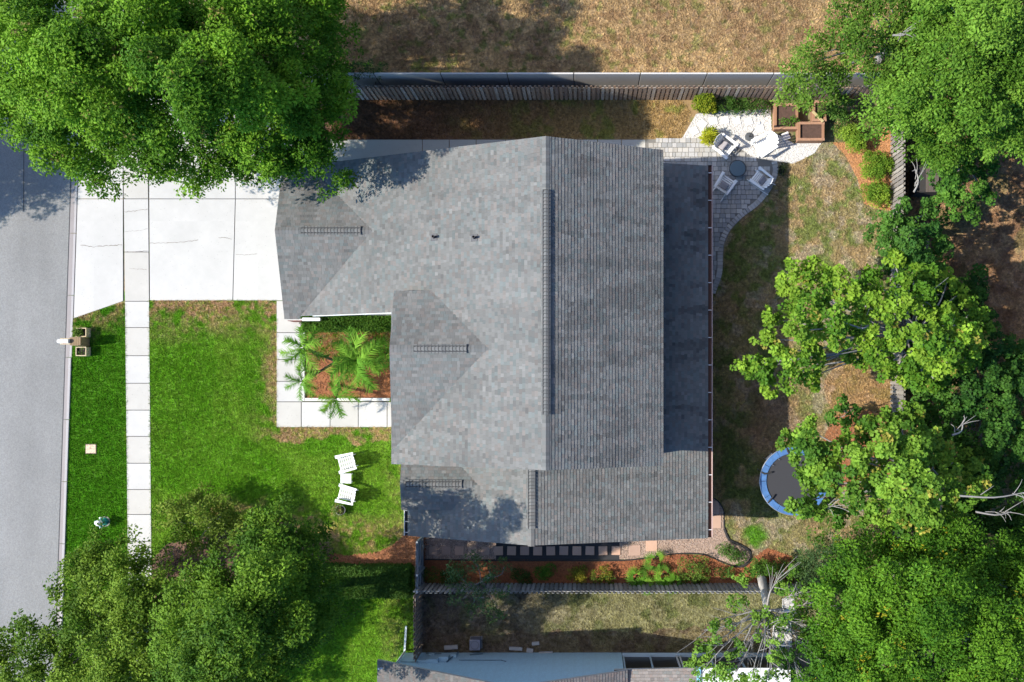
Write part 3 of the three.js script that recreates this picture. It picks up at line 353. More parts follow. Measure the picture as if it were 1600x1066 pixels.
// ---------------------------------------------------------------- the pale blue house to the south
{
  const blue = std([1, 1, 1], 0.85, { map: tex(256, 256, (u, v) => { const s = 0.9 + 0.2 * fbm(u * 20, v * 6, 4); return [0.44 * s, 0.64 * s, 0.72 * s]; }) });
  const nh = thing('neighbour_house', 'pale blue neighbour house with dark shingle roof along the bottom edge', 'house');
  const wz = 13.06, xl = -8.85, xr = 1.75, xm = -3.9, prof = [[xl, 0], [xr, 0], [xr, 3.15], [xm, 5.75], [xl, 3.0]];
  mesh('wall', new THREE.ExtrudeGeometry(new THREE.Shape(prof.map(([x, y]) => new THREE.Vector2(x, y))), { depth: 9, bevelEnabled: false }).translate(0, 0, wz), blue, nh);
  const kk = (5.95 - 3.0) / (xm - xl);
  slope('roof_slope', [[xl - 0.75, 12.68], [xl - 0.75, 22], [xm, 22], [xm, 12.68]], 5.95 - kk * xm, kk, 0, 31, { parent: nh, tone: [0.10, 0.092, 0.085] });
  const k2 = (5.95 - 3.3) / (xr - xm); slope('roof_slope', [[xm, 12.95], [xm, 22], [xr + 0.15, 22], [xr + 0.15, 12.95]], 5.95 + k2 * xm, -k2, 0, 32, { parent: nh, tone: [0.17, 0.15, 0.135] });
  // screened porch
  const frame = std([0.40, 0.50, 0.55], 0.6), glass = std([0.008, 0.008, 0.01], 0.35), x1 = xr + 0.02, x2 = 9.2, pz = wz + 0.02;
  mesh('porch_floor', box(x2 - x1, 0.3, 6, (x1 + x2) / 2, 0.15, pz + 3.05), frame, nh); mesh('porch_screen', box(x2 - x1, 2.5, 0.03, (x1 + x2) / 2, 1.55, pz + 0.1), glass, nh);
  for (const x of [x1 + 0.06, 3.12, 4.4, 4.55, 6.0, 7.4, 9.1]) mesh('porch_post', rbox(0.07, 2.55, 0.1, 0.01, x, 1.55, pz + 0.04), x > 4.3 && x < 4.6 ? white : frame, nh); mesh('porch_sill', rbox(x2 - x1, 0.09, 0.2, 0.015, (x1 + x2) / 2, 0.34, pz), frame, nh); mesh('porch_beam', rbox(x2 - x1, 0.2, 0.12, 0.015, (x1 + x2) / 2, 2.9, pz + 0.04), white, nh);
  slope('roof_slope', [[1.3, 12.98], [1.3, 22], [5.05, 22], [5.05, 12.9]], 3.05 - 0.12 * 12.95, 0, 0.12, 33, { parent: nh, tone: [0.20, 0.175, 0.155] });
  for (let k = 0; k < 9; k++) mesh('metal_roof_panel', rbox(0.45, 0.05, 6, 0.01, 5.45 + k * 0.46, 3.02, 15.9), white, nh);
  mesh('edge_trim', rbox(0.18, 0.16, 6.2, 0.01, 5.15, 3.06, 15.95), std([0.2, 0.45, 0.58], 0.5), nh);
  // pipes, meters and conduit on the wall
  const bx = std([0.38, 0.55, 0.62], 0.6), pipe = std([0.12, 0.19, 0.24], 0.6);
  for (const [px, w, h, d, y] of [[661, 0.4, 0.45, 0.12, 1.5], [677, 0.55, 0.75, 0.16, 1.35], [694, 0.45, 0.5, 0.2, 1.2], [709, 0.3, 0.4, 0.14, 0.65], [652, 0.25, 0.3, 0.1, 1.1], [675, 0.28, 0.2, 0.1, 0.45]]) mesh('meter_box', rbox(w, h, d, 0.02, (px - CX) / F * (H - y), y, wz - d / 2), bx, nh);
  mesh('conduit', join([bar(V(-6.2, 0.1, wz - 0.05), V(-6.55, 1.7, wz - 0.05), 0.03), bar(V(-6.0, 1.35, wz - 0.03), V(-4.0, 1.38, wz - 0.03), 0.016), bar(V(-4.0, 1.38, wz - 0.03), V(-3.75, 1.62, wz - 0.04), 0.022), bar(V(-7.4, 0.1, wz - 0.03), V(-7.4, 1.2, wz - 0.03), 0.02), bar(V(-8.7, 1.65, wz - 0.03), V(-6.9, 1.65, wz - 0.03), 0.015), bar(V(-5.6, 0.5, wz - 0.03), V(-5.0, 0.3, wz - 0.03), 0.02), bar(V(-6.7, 0.5, wz - 0.04), V(-6.7, 1.0, wz - 0.04), 0.025), bar(V(-7.75, 0.3, wz - 0.04), V(-7.0, 0.3, wz - 0.04), 0.02)]), pipe, nh);
  const dp = std([0.55, 0.6, 0.6], 0.5); mesh('downspout', join([box(0.09, 0.07, 1.25, -8.78, 0.12, 12.35, 0, -0.06, 0), bar(V(-8.78, 0.12, 12.95), V(-8.85, 2.3, 13.0), 0.05), bar(V(-8.85, 2.3, 13.0), V(-9.5, 2.85, 13.0), 0.05)]), dp, nh);
}

// ---------------------------------------------------------------- grass
{
  const r = rng(1234), blades = (n, len, wid, lean) => { const pos = [], q = rng(n * 7 + 1); for (let k = 0; k < n; k++) { const a = k / n * 6.283 + q() * 0.8, l = len * (0.7 + 0.6 * q()), t = lean * (0.5 + q() * 0.8), ca = Math.cos(a), sa = Math.sin(a), ox = ca * 0.015, oz = sa * 0.015, tx = ox + ca * Math.sin(t) * l, tz = oz + sa * Math.sin(t) * l, ty = Math.cos(t) * l; pos.push(ox - sa * wid, 0, oz + ca * wid, ox + sa * wid, 0, oz - ca * wid, tx, ty, tz); } const g = new THREE.BufferGeometry(); g.setAttribute('position', new THREE.Float32BufferAttribute(pos, 3)); g.computeVertexNormals(); return g; };
  const bladeMat = new THREE.MeshPhysicalMaterial({ color: 0xffffff, roughness: 0.85, specularIntensity: 0.1, side: THREE.DoubleSide });
  const fill = (name, label, poly, no, perM2, geo, gain, smin, smax) => { const g = G(poly), nn = no.map(G), [a, b, c, d] = bounds(g), N = Math.round((c - a) * (d - b) * perM2), list = []; for (let k = 0; k < N; k++) { const x = a + r() * (c - a), z = b + r() * (d - b); if (!inside(g, x, z) || nn.some((q) => inside(q, x, z))) continue; const t = turf(x, z), s = gain * (0.5 + 1.0 * r()); list.push({ m: mat4(V(x, -0.004, z), E.set(0, r() * 6.3, 0), smin + (smax - smin) * r()), c: lin(t[0] * s, t[1] * s, t[2] * s * 0.9) }); } scatter(name, geo, bladeMat, list, null, label, 'grass'); };
  const lush = blades(7, 0.085, 0.011, 0.85), dry = blades(7, 0.105, 0.012, 1.05);
  const noFront = [[[433.5, 465], [478, 465], [478, 624], [650, 624], [650, 666.5], [433.5, 666.5]], [[474, 494], [620, 494], [620, 626], [474, 626]], [[430, 440], [660, 440], [660, 494], [430, 494]], bedGate, bedSW, [[628, 727], [700, 727], [700, 838], [628, 838]]];
  fill('lawn_grass', 'short bright green grass of the front lawn', [[walkR(470) - 1.5, 469], [650, 469], [650, 1110], [walkR(1110) - 1.5, 1110]], noFront, 460, lush, 1.65, 0.8, 1.3);
  fill('verge_grass', 'deep green grass of the verge between kerb and sidewalk', [[kerbX(500) - 0.5, 497], [walkL(474) + 1.4, 472], [walkL(1110) + 1.4, 1110], [kerbX(1110) - 0.5, 1110]], [], 480, lush, 1.5, 0.8, 1.3);
  fill('lot_grass', 'dry tan grass of the vacant lot behind the concrete wall', [[500, -40], [1600, -40], [1600, 138], [500, 138]], [], 260, dry, 1.6, 0.7, 1.2);
  fill('side_grass', 'reddish dry grass between the wooden fence and the house', [[520, 157], [1066, 157], [1080, 176], [1066, 216], [520, 216]], [], 280, dry, 1.35, 0.6, 1.1);
  fill('back_grass', 'patchy olive and tan grass of the back lawn', [[1115, 216], [1640, 140], [1640, 905], [1105, 905]], [whiteGravel, bedTree, bedEast, gs2, bedSide, [[1000, 200], [1122, 214], [1150, 226], [1178, 244], [1216, 250], [1218, 268], [1208, 296], [1188, 322], [1162, 342], [1143, 362], [1133, 384], [1130, 430], [1118, 460], [1100, 460], [1000, 300]], [[1095, 140], [1300, 140], [1300, 222], [1095, 222]]], 230, dry, 1.5, 0.6, 1.2);
  fill('neighbour_grass', 'sparse brown and olive grass between the grey fence and the blue house', [[658, 915], [1500, 915], [1500, 1018], [658, 1018]], [], 220, dry, 1.3, 0.6, 1.2);
  fill('bed_grass', 'patchy grass among the palms in the bed', [[480, 515], [610, 515], [610, 545], [560, 560], [500, 560], [480, 620]], [], 380, lush, 1.25, 0.8, 1.3);
}

// ---------------------------------------------------------------- foliage
function spray(n, len, wid, rad, seed, broad) { // a twig end with n leaves, each two or three faces folded on the midrib
  const r = rng(seed), pos = [], nor = [], up = V(0, 1, 0);
  for (let k = 0; k < n; k++) {
    const a = r() * 6.283, e = Math.acos(1 - 1.5 * r()), c = V(Math.sin(e) * Math.cos(a), Math.cos(e) * 0.7, Math.sin(e) * Math.sin(a)).multiplyScalar(rad * (0.45 + 0.55 * r()));
    const d = V(c.x, c.y * 0.4 + (r() - 0.5) * 0.1, c.z).normalize().add(V(r() - 0.5, (r() - 0.5) * 0.8, r() - 0.5).multiplyScalar(0.9)).normalize(), nn = up.clone().add(V(r() - 0.5, 0, r() - 0.5).multiplyScalar(1.5)).normalize(), s = d.clone().cross(nn).normalize(), nr = s.clone().cross(d).normalize(); if (nr.y < 0) nr.negate();
    const l = len * (0.75 + 0.5 * r()), w = wid * (0.75 + 0.5 * r()), A = c.clone().addScaledVector(d, -l / 2), B = c.clone().addScaledVector(d, l / 2), M = (broad ? c.clone().addScaledVector(d, -l * 0.1) : c.clone()), L = M.clone().addScaledVector(s, w / 2).addScaledVector(nr, w * 0.16), R = M.clone().addScaledVector(s, -w / 2).addScaledVector(nr, w * 0.16);
    for (const [p, q, t] of [[A, L, B], [A, B, R]]) { const f = q.clone().sub(p).cross(t.clone().sub(p)).normalize(); if (f.y < 0) f.negate(); pos.push(...p.toArray(), ...q.toArray(), ...t.toArray()); for (let i = 0; i < 3; i++) nor.push(f.x, f.y, f.z); }
  }
  const g = new THREE.BufferGeometry(); g.setAttribute('position', new THREE.Float32BufferAttribute(pos, 3)); g.setAttribute('normal', new THREE.Float32BufferAttribute(nor, 3)); return g;
}
const LEAF = { oak: spray(11, 0.145, 0.072, 0.26, 3), fine: spray(13, 0.10, 0.045, 0.22, 5), broad: spray(8, 0.17, 0.15, 0.24, 8, true), shrub: spray(9, 0.07, 0.04, 0.12, 9), tuft: spray(8, 0.16, 0.03, 0.12, 10) };
const leafMat = new THREE.MeshPhysicalMaterial({ color: 0xffffff, roughness: 0.6, transmission: 0.42, thickness: 0, side: THREE.DoubleSide, specularIntensity: 0.16 });
const barkMap = tex(128, 256, (u, v) => { const g = fbm(u * 20, v * 6, 4); return [0.17 * (0.5 + g), 0.145 * (0.5 + g), 0.125 * (0.5 + g)]; });
const barkMat = std([1, 1, 1], 1, { map: barkMap }), paleBark = std([0.25, 0.235, 0.215], 0.95), darkBark = std([0.07, 0.055, 0.045], 1);
function leavesOn(lobes, o, seed, origin, list = []) { // lobes: [Vector3 centre, radius, tint]
  const r = rng(seed), up = V(0, 1, 0), q = new THREE.Quaternion(), q2 = new THREE.Quaternion(), d = V();
  for (const [c, R, tint] of lobes) {
    const n = Math.round(o.density * R * R * (0.8 + 0.4 * r()));
    const M = R > 0.4 ? Math.round(5 + 4 * r()) : 1, subs = []; // each limb end splits into smaller clumps with gaps between
    for (let k = 0; k < M; k++) { if (M === 1) { subs.push([V(), R, tint]); break; } const a = (k + 0.7 * r()) / M * 6.283 * 2.4, y = -0.25 + 1.25 * r(), s = Math.sqrt(Math.max(0, 1 - y * y)); subs.push([V(Math.cos(a) * s, y, Math.sin(a) * s).multiplyScalar(R * (0.55 + 0.4 * r())), R * (0.34 + 0.22 * r()), tint + (r() - 0.5) * 0.5]); }
    for (let k = 0; k < n; k++) {
      const [sc0, sR, sT] = subs[Math.floor(r() * M)], a = r() * 6.283, y = -0.4 + 1.4 * r(), s = Math.sqrt(Math.max(0, 1 - y * y)); d.set(Math.cos(a) * s, y, Math.sin(a) * s);
      const rad = sR * (r() < 0.25 ? 0.2 + 0.6 * r() : 0.75 + 0.35 * r());
      const p = c.clone().add(sc0).addScaledVector(d, rad); p.y = c.y + (p.y - c.y) * (o.flat ?? 0.85); if (p.y < 0.08) continue;
      q.setFromUnitVectors(up, d.clone().multiplyScalar(0.7).add(V((r() - 0.5) * 0.6, 0.7, (r() - 0.5) * 0.6)).normalize()); q2.setFromAxisAngle(up, r() * 6.283); q.multiply(q2);
      const sc = (o.size ?? 1) * (0.75 + 0.5 * r()), t = clamp(sT + (r() - 0.5) * 0.9), b = 0.8 + 0.4 * r(); let col = mix(o.c0, o.c1, t); if (o.c2 && r() < (o.rare ?? 0.04)) col = o.c2;
      list.push({ m: new THREE.Matrix4().compose(p.sub(origin), q.clone(), V(sc, sc, sc)), c: lin(col[0] * b * 1.16, col[1] * b * 1.14, col[2] * b) });
    }
  }
  return list;
}
function tree(name, label, o) { // outline of the crown in pixels, heights of its rim and top
  const r = rng(o.seed), out = o.outline, [a, b, c, d] = bounds(out), lobes = [], spots = []; let dm = 0; for (let k = 0; k < 300; k++) { const x = a + r() * (c - a), y = b + r() * (d - b); if (inside(out, x, y)) dm = Math.max(dm, edgeDist(out, x, y)); }
  for (let t = 0; t < 6000 && spots.length < (o.max ?? 200); t++) { const x = a + r() * (c - a), y = b + r() * (d - b); if (!inside(out, x, y)) continue; const e = edgeDist(out, x, y); if (o.holes && o.holes.some(([hx, hy, hr]) => Math.hypot(x - hx, y - hy) < hr)) continue; const rp = o.r[0] * 37 * 0.55; if (e < rp * (0.55 + 0.5 * r())) continue; if (spots.some((s) => Math.hypot(s[0] - x, s[1] - y) < o.gap)) continue; spots.push([x, y]); const f = clamp(e / dm), h = o.h0 + (o.h1 - o.h0) * (1 - (1 - f) * (1 - f)) + (r() - 0.5) * (o.rough ?? 1.6); const R = o.r[0] + (o.r[1] - o.r[0]) * r() * (0.4 + 0.6 * f); const p = P(x, y, h); if (o.ground) { p.x = (x - CX) / 32; p.z = (y - CY) / 32; } lobes.push([p, R, r()]); }
  const base = o.base ? V((o.base[0] - CX) / 32, 0, (o.base[1] - CY) / 32) : lobes.reduce((s, l) => s.add(l[0]), V()).multiplyScalar(1 / lobes.length).setY(0);
  const g = thing(name, label, o.category ?? 'tree', base.toArray(), 0, o.group), hm = o.fork ?? o.h0 * 0.6, tr = o.trunk ?? 0.22, lean = V((r() - 0.5) * 0.5, 0, (r() - 0.5) * 0.5), topP = V(lean.x, hm, lean.z);
  mesh('trunk', limb([V(0, -0.1, 0), V(lean.x * 0.3, hm * 0.5, lean.z * 0.3), topP], tr * 1.25, tr * 0.85, 9), o.bark ?? barkMat, g);
  const limbs = lobes.filter((_, k) => k % (o.limbEvery ?? 2) === 0).map(([p, R]) => { const e = p.clone().sub(base); e.y -= R * 0.2; const m1 = topP.clone().lerp(e, 0.35).add(V((r() - 0.5) * 0.5, 0.5 + r() * 0.5, (r() - 0.5) * 0.5)), m2 = topP.clone().lerp(e, 0.7).add(V((r() - 0.5) * 0.5, 0.4, (r() - 0.5) * 0.5)); return limb([topP.clone().setY(topP.y * (0.75 + 0.25 * r())), m1, m2, e], tr * 0.42, 0.022, 5); });
  if (limbs.length) mesh('limbs', join(limbs), o.bark ?? barkMat, g);
  const list = leavesOn(lobes, o, o.seed * 31 + 5, base);
  if (o.under) { const low = lobes.map(([p, R, t]) => [p.clone().add(V((r() - 0.5), -R * 1.3 - r() * 1.2, (r() - 0.5))), R * 0.95, t * 0.6]).filter((l) => l[0].y > 0.8); leavesOn(low, { ...o, density: o.density * o.under }, o.seed * 17 + 3, base, list); }
  scatter('crown', LEAF[o.leaf ?? 'oak'], leafMat, list, g); return g;
}
const OAK = { c0: [0.048, 0.13, 0.006], c1: [0.165, 0.315, 0.022], c2: [0.22, 0.2, 0.06], rare: 0.015 };
tree('oak_tree', 'huge dense green oak over the street and driveway, top left', { seed: 101, ...OAK, outline: [[-60, -60], [503, -60], [520, 60], [515, 120], [540, 165], [510, 205], [514, 246], [482, 276], [440, 284], [400, 268], [340, 281], [250, 279], [190, 256], [160, 284], [98, 284], [65, 258], [80, 240], [40, 215], [0, 214], [-80, 190]], h0: 5.6, h1: 11.5, r: [0.95, 1.6], gap: 44, rough: 3.0, density: 215, under: 0.2, base: [300, 130], trunk: 0.4, max: 130 });
tree('street_tree', 'leafy green tree in the lower left corner, beside the road', { seed: 102, c0: [0.052, 0.115, 0.008], c1: [0.17, 0.265, 0.028], outline: [[-20, 1130], [0, 985], [45, 968], [90, 990], [95, 930], [112, 880], [165, 838], [205, 852], [230, 882], [285, 900], [310, 950], [310, 1130]], h0: 2.6, h1: 6.6, r: [0.65, 1.1], gap: 34, density: 170, under: 0.3, base: [210, 960], max: 120 });
tree('maple_tree', 'darker green tree right of the lower left corner, above the green lawn', { seed: 103, c0: [0.042, 0.105, 0.007], c1: [0.135, 0.24, 0.02], outline: [[262, 925], [300, 892], [350, 850], [400, 812], [455, 812], [490, 835], [495, 890], [520, 945], [500, 985], [455, 1030], [425, 1060], [435, 1130], [270, 1130], [255, 1000]], h0: 6.2, h1: 11.5, r: [0.75, 1.2], gap: 33, density: 165, under: 0.3, base: [520, 905], max: 90 });
tree('small_tree', 'small light green tree beside the sidewalk, above the brown bed', { seed: 104, c0: [0.07, 0.125, 0.012], c1: [0.17, 0.235, 0.035], outline: [[255, 800], [285, 770], [330, 765], [385, 790], [400, 822], [365, 852], [310, 862], [270, 842]], h0: 1.6, h1: 2.7, r: [0.45, 0.75], gap: 25, density: 150, under: 0.15, base: [345, 805], trunk: 0.09, max: 24 });
tree('oak_tree', 'loose feathery oak with bare grey twigs over the far end of the concrete wall', { seed: 105, c0: [0.06, 0.13, 0.014], c1: [0.16, 0.27, 0.04], outline: [[1215, 105], [1245, 70], [1300, 62], [1305, -50], [1450, -50], [1450, 60], [1425, 150], [1370, 150], [1310, 135], [1282, 165], [1245, 162], [1225, 150]], holes: [[1405, 25, 16], [1330, 55, 14], [1278, 180, 26], [1222, 190, 14]], h0: 3.2, h1: 6.6, r: [0.6, 1.0], gap: 32, density: 135, base: [1370, 95], trunk: 0.16, limbEvery: 1, bark: paleBark, max: 60 });
tree('oak_tree', 'broad bright green oak filling the top right corner', { seed: 106, c0: [0.06, 0.14, 0.012], c1: [0.155, 0.285, 0.035], outline: [[1425, -60], [1660, -60], [1660, 252], [1590, 246], [1540, 246], [1470, 238], [1405, 212], [1362, 190], [1355, 165], [1400, 128], [1415, 60]], h0: 5, h1: 9.5, r: [0.8, 1.3], gap: 36, density: 155, under: 0.25, base: [1500, 130], trunk: 0.3, bark: paleBark, max: 90 });
tree('leafy_tree', 'compact glossy green tree right of the dark shed behind the fence', { seed: 107, c0: [0.03, 0.10, 0.014], c1: [0.10, 0.22, 0.03], leaf: 'broad', outline: [[1450, 240], [1500, 222], [1548, 258], [1550, 300], [1520, 338], [1475, 328], [1454, 308]], h0: 2.8, h1: 5.4, r: [0.5, 0.85], gap: 26, density: 150, under: 0.3, base: [1478, 285], size: 0.8, max: 40 });
tree('leafy_tree', 'dark green bushy tree at the fence below the dark shed', { seed: 108, c0: [0.028, 0.09, 0.016], c1: [0.085, 0.19, 0.03], leaf: 'broad', outline: [[1380, 328], [1420, 312], [1462, 330], [1480, 380], [1472, 432], [1420, 445], [1372, 402]], h0: 2.4, h1: 5.0, r: [0.5, 0.8], gap: 25, density: 150, under: 0.3, base: [1420, 372], size: 0.75, max: 40 });
tree('ivy_thicket', 'dark green thicket of shrubs filling the middle of the right edge', { seed: 110, category: 'thicket', c0: [0.02, 0.07, 0.012], c1: [0.062, 0.15, 0.022], leaf: 'broad', outline: [[1395, 440], [1480, 422], [1525, 432], [1600, 520], [1660, 530], [1660, 870], [1560, 860], [1500, 820], [1440, 830], [1420, 700], [1412, 620], [1425, 560]], h0: 1.6, h1: 3.6, r: [0.6, 1.1], gap: 30, density: 130, base: [1520, 640], size: 0.85, trunk: 0.12, max: 160, rough: 1.2 });
tree('sweetgum_tree', 'loose lime green tree reaching left over the back lawn, beside the thicket', { seed: 109, c0: [0.065, 0.16, 0.014], c1: [0.215, 0.345, 0.035], c2: [0.26, 0.24, 0.05], rare: 0.02, leaf: 'broad', outline: [[1150, 578], [1180, 520], [1170, 496], [1200, 488], [1228, 420], [1260, 412], [1320, 418], [1400, 396], [1450, 400], [1500, 440], [1548, 490], [1530, 560], [1440, 615], [1405, 600], [1372, 575], [1320, 565], [1290, 585], [1245, 612], [1190, 618]], holes: [[1228, 528, 20], [1280, 498, 16], [1300, 575, 24], [1378, 520, 14], [1385, 440, 16], [1410, 505, 14]], h0: 4.2, h1: 7.5, r: [0.38, 0.66], gap: 25, density: 125, base: [1395, 525], trunk: 0.17, limbEvery: 1, bark: paleBark, max: 120, rough: 2 });
tree('sweetgum_tree', 'loose lime green tree leaning over the trampoline', { seed: 111, c0: [0.055, 0.14, 0.016], c1: [0.175, 0.30, 0.035], c2: [0.32, 0.30, 0.06], rare: 0.03, leaf: 'broad', outline: [[1220, 672], [1255, 655], [1300, 690], [1335, 650], [1385, 638], [1440, 648], [1480, 690], [1545, 740], [1530, 800], [1475, 832], [1400, 834], [1350, 812], [1300, 822], [1240, 812], [1222, 788], [1256, 766], [1232, 740]], holes: [[1345, 690, 16], [1238, 752, 17]], h0: 4, h1: 7.5, r: [0.45, 0.78], gap: 26, density: 130, base: [1420, 745], trunk: 0.18, limbEvery: 1, bark: paleBark, max: 120, rough: 2 });
tree('leafy_tree', 'little green tree top rising beside the orange mulch, above the trampoline', { seed: 120, c0: [0.035, 0.11, 0.016], c1: [0.10, 0.22, 0.03], leaf: 'broad', outline: [[1290, 640], [1305, 615], [1335, 640], [1325, 670], [1300, 668]], h0: 2.2, h1: 3.2, r: [0.3, 0.45], gap: 18, density: 150, base: [1310, 640], size: 0.8, trunk: 0.05, max: 8 });
tree('oak_tree', 'massive bright green oak filling the bottom right corner', { seed: 112, c0: [0.042, 0.12, 0.008], c1: [0.115, 0.24, 0.018], c2: [0.28, 0.26, 0.02], rare: 0.012, outline: [[1275, 900], [1330, 838], [1420, 840], [1480, 818], [1560, 850], [1660, 840], [1660, 1130], [1236, 1130], [1246, 1020], [1278, 960]], h0: 4.5, h1: 9.2, r: [0.8, 1.3], gap: 36, density: 165, under: 0.3, base: [1460, 960], trunk: 0.32, max: 130, rough: 2 });
tree('leafy_tree', 'dull grey green bushy tree between the dead tree and the bright oak', { seed: 113, c0: [0.045, 0.085, 0.03], c1: [0.085, 0.15, 0.05], leaf: 'fine', outline: [[1236, 895], [1262, 850], [1330, 832], [1345, 880], [1295, 935], [1250, 930]], h0: 2.2, h1: 4.4, r: [0.45, 0.75], gap: 24, density: 190, base: [1285, 880], trunk: 0.1, max: 30 });
tree('small_tree', 'small dull green tree growing across the grey fence, south of the house', { seed: 115, c0: [0.06, 0.115, 0.04], c1: [0.12, 0.19, 0.065], leaf: 'fine', outline: [[695, 892], [728, 862], [782, 868], [808, 900], [802, 945], [772, 970], [735, 960], [702, 932]], h0: 1.8, h1: 3.6, r: [0.35, 0.55], gap: 23, density: 95, base: [762, 900], trunk: 0.06, limbEvery: 1, max: 30, rough: 1.4 });
tree('street_tree', 'tree across the road whose shadow falls on the asphalt', { seed: 116, ...OAK, ground: true, outline: [[-400, 40], [-200, -20], [-125, 120], [-120, 280], [-160, 362], [-270, 372], [-400, 330]], h0: 5, h1: 8.5, r: [0.9, 1.4], gap: 32, density: 170, under: 0.4, base: [-290, 170], trunk: 0.3, max: 60 });
{ // dead tree
  const t = thing('dead_tree', 'dead tree with bare white branches fanning over the blue house porch', 'dead tree', P(1190, 897, 0).toArray()), o = t.position, r = rng(66), R = (px, py, h) => P(px, py, h).sub(o);
  mesh('trunk', limb([V(0, -0.1, 0), R(1192, 915, 1.2), R(1196, 935, 2.2), R(1199, 958, 3.2)], 0.24, 0.15, 10), std([1, 1, 1], 1, { map: tex(64, 128, (u, v) => { const k = 0.22 + 0.3 * fbm(u * 14, v * 12, 3); return [k, k * 0.94, k * 0.86]; }) }), t);
  const fork = R(1199, 955, 3.1), twigs = [], leafL = [];
  const tips = [[1120, 1000, 4.5], [1105, 1040, 5.5], [1135, 965, 4], [1150, 1050, 6], [1175, 1056, 6.5], [1200, 1060, 7], [1225, 1040, 6], [1250, 1010, 5], [1268, 985, 4.5], [1275, 940, 4], [1240, 930, 4.2], [1165, 1010, 5], [1215, 1010, 6], [1100, 985, 3.8], [1190, 1030, 6.4], [1245, 1050, 6.5], [1140, 1020, 5.2], [1180, 985, 4.6], [1262, 1030, 5.6], [1236, 965, 4.6], [1225, 890, 3.4], [1205, 1000, 5.4]];
  for (const [px, py, h] of tips) { const e = R(px, py, h), m1 = fork.clone().lerp(e, 0.4).add(V((r() - 0.5) * 0.5, 0.25, (r() - 0.5) * 0.5)), m2 = fork.clone().lerp(e, 0.75).add(V((r() - 0.5) * 0.4, 0.1, (r() - 0.5) * 0.4)); mesh('branch', limb([fork.clone().add(V(0, -0.2 * r(), 0)), m1, m2, e], 0.06, 0.016, 6), paleBark, t);
    for (let k = 0; k < 11; k++) { const f = 0.35 + 0.65 * r(), s = f < 0.75 ? m1.clone().lerp(m2, (f - 0.35) / 0.4) : m2.clone().lerp(e, (f - 0.75) / 0.25), d = e.clone().sub(fork).normalize().multiplyScalar(0.5 + 0.7 * r()).add(V((r() - 0.5) * 1.3, (r() - 0.3) * 0.7, (r() - 0.5) * 1.3)), q = s.clone().add(d); twigs.push(limb([s, s.clone().lerp(q, 0.5).add(V((r() - 0.5) * 0.15, 0.05, (r() - 0.5) * 0.15)), q], 0.018, 0.006, 4)); if (r() < 0.16) leafL.push([q.clone().add(o), 0.22, r()]); } }
  mesh('twigs', join(twigs), paleBark, t, 'stuff');
  for (const [px, py, h] of [[1098, 1005, 4], [1105, 1018, 4.2], [1110, 1048, 4.8], [1088, 1036, 4.4], [1130, 1052, 5.5], [1150, 1060, 5.6], [1170, 1062, 6], [1198, 1052, 6], [1150, 940, 3.4], [1162, 900, 2.4], [1225, 915, 3], [1190, 965, 4.4]]) leafL.push([P(px, py, h), 0.42, 0.7]);
  scatter('leaves', LEAF.broad, leafMat, leavesOn(leafL, { density: 110, c0: [0.06, 0.15, 0.02], c1: [0.16, 0.28, 0.04], size: 0.75 }, 67, o), t);
}
{ // bare grey branch clusters in the right-hand trees
  for (const [k, pts] of [[[1377, 470, 6.4, 'bare grey branch in the lime tree, nearest the thicket'], [1335, 470, 6, 0]], [[1420, 480, 6.6, 'bare grey forked branch above the middle of the lime tree'], [1450, 460, 6.4, 0]], [[1340, 512, 6.8, 'tangle of bare grey twigs in the middle of the lime tree'], [1358, 502, 6.9, 0]], [[1500, 775, 7.2, 'long pale bare branch at the right of the trampoline tree'], [1600, 770, 6.8, 0]], [[1525, 800, 6.4, 'bare pale branch running to the lower right of the trampoline tree'], [1580, 800, 6.2, 0]], [[1488, 680, 6.2, 'fan of bare twigs above the trampoline tree'], [1505, 660, 6, 0]], [[1260, 800, 5.6, 'bare grey twig over the lower rim of the trampoline'], [1300, 790, 5.8, 0]], [[1428, 300, 4.6, 'bare pale branch hanging over the dark shed'], [1432, 265, 4.4, 0]], [[1395, 55, 7.2, 'bare grey branch in the feathery oak at the top'], [1420, 48, 7, 0]]].entries()) {
    const a = P(...pts[0].slice(0, 3)), b = P(...pts[1].slice(0, 3)), d = b.clone().sub(a), r = rng(200 + k), L = d.length(), mid = a.clone().lerp(b, 0.5).add(V(0.1, 0.1, 0.12)), g = thing('bare_branch', pts[0][3], 'branch', a.toArray(), 0); const z = V(); mesh('bough', limb([z, mid.clone().sub(a), d], 0.045, 0.022, 6), paleBark, g);
    for (let t = 0; t < 7; t++) { const s = d.clone().multiplyScalar(0.2 + 0.8 * r()), e = s.clone().add(d.clone().normalize().multiplyScalar(0.3 + 0.4 * r())).add(V((r() - 0.5) * 1.1, (r() - 0.3) * 0.4, (r() - 0.5) * 1.1)); mesh('twig', limb([s, s.clone().lerp(e, 0.5).add(V(0.05, 0.04, -0.05)), e], 0.02, 0.008, 5), paleBark, g); }
  }
}
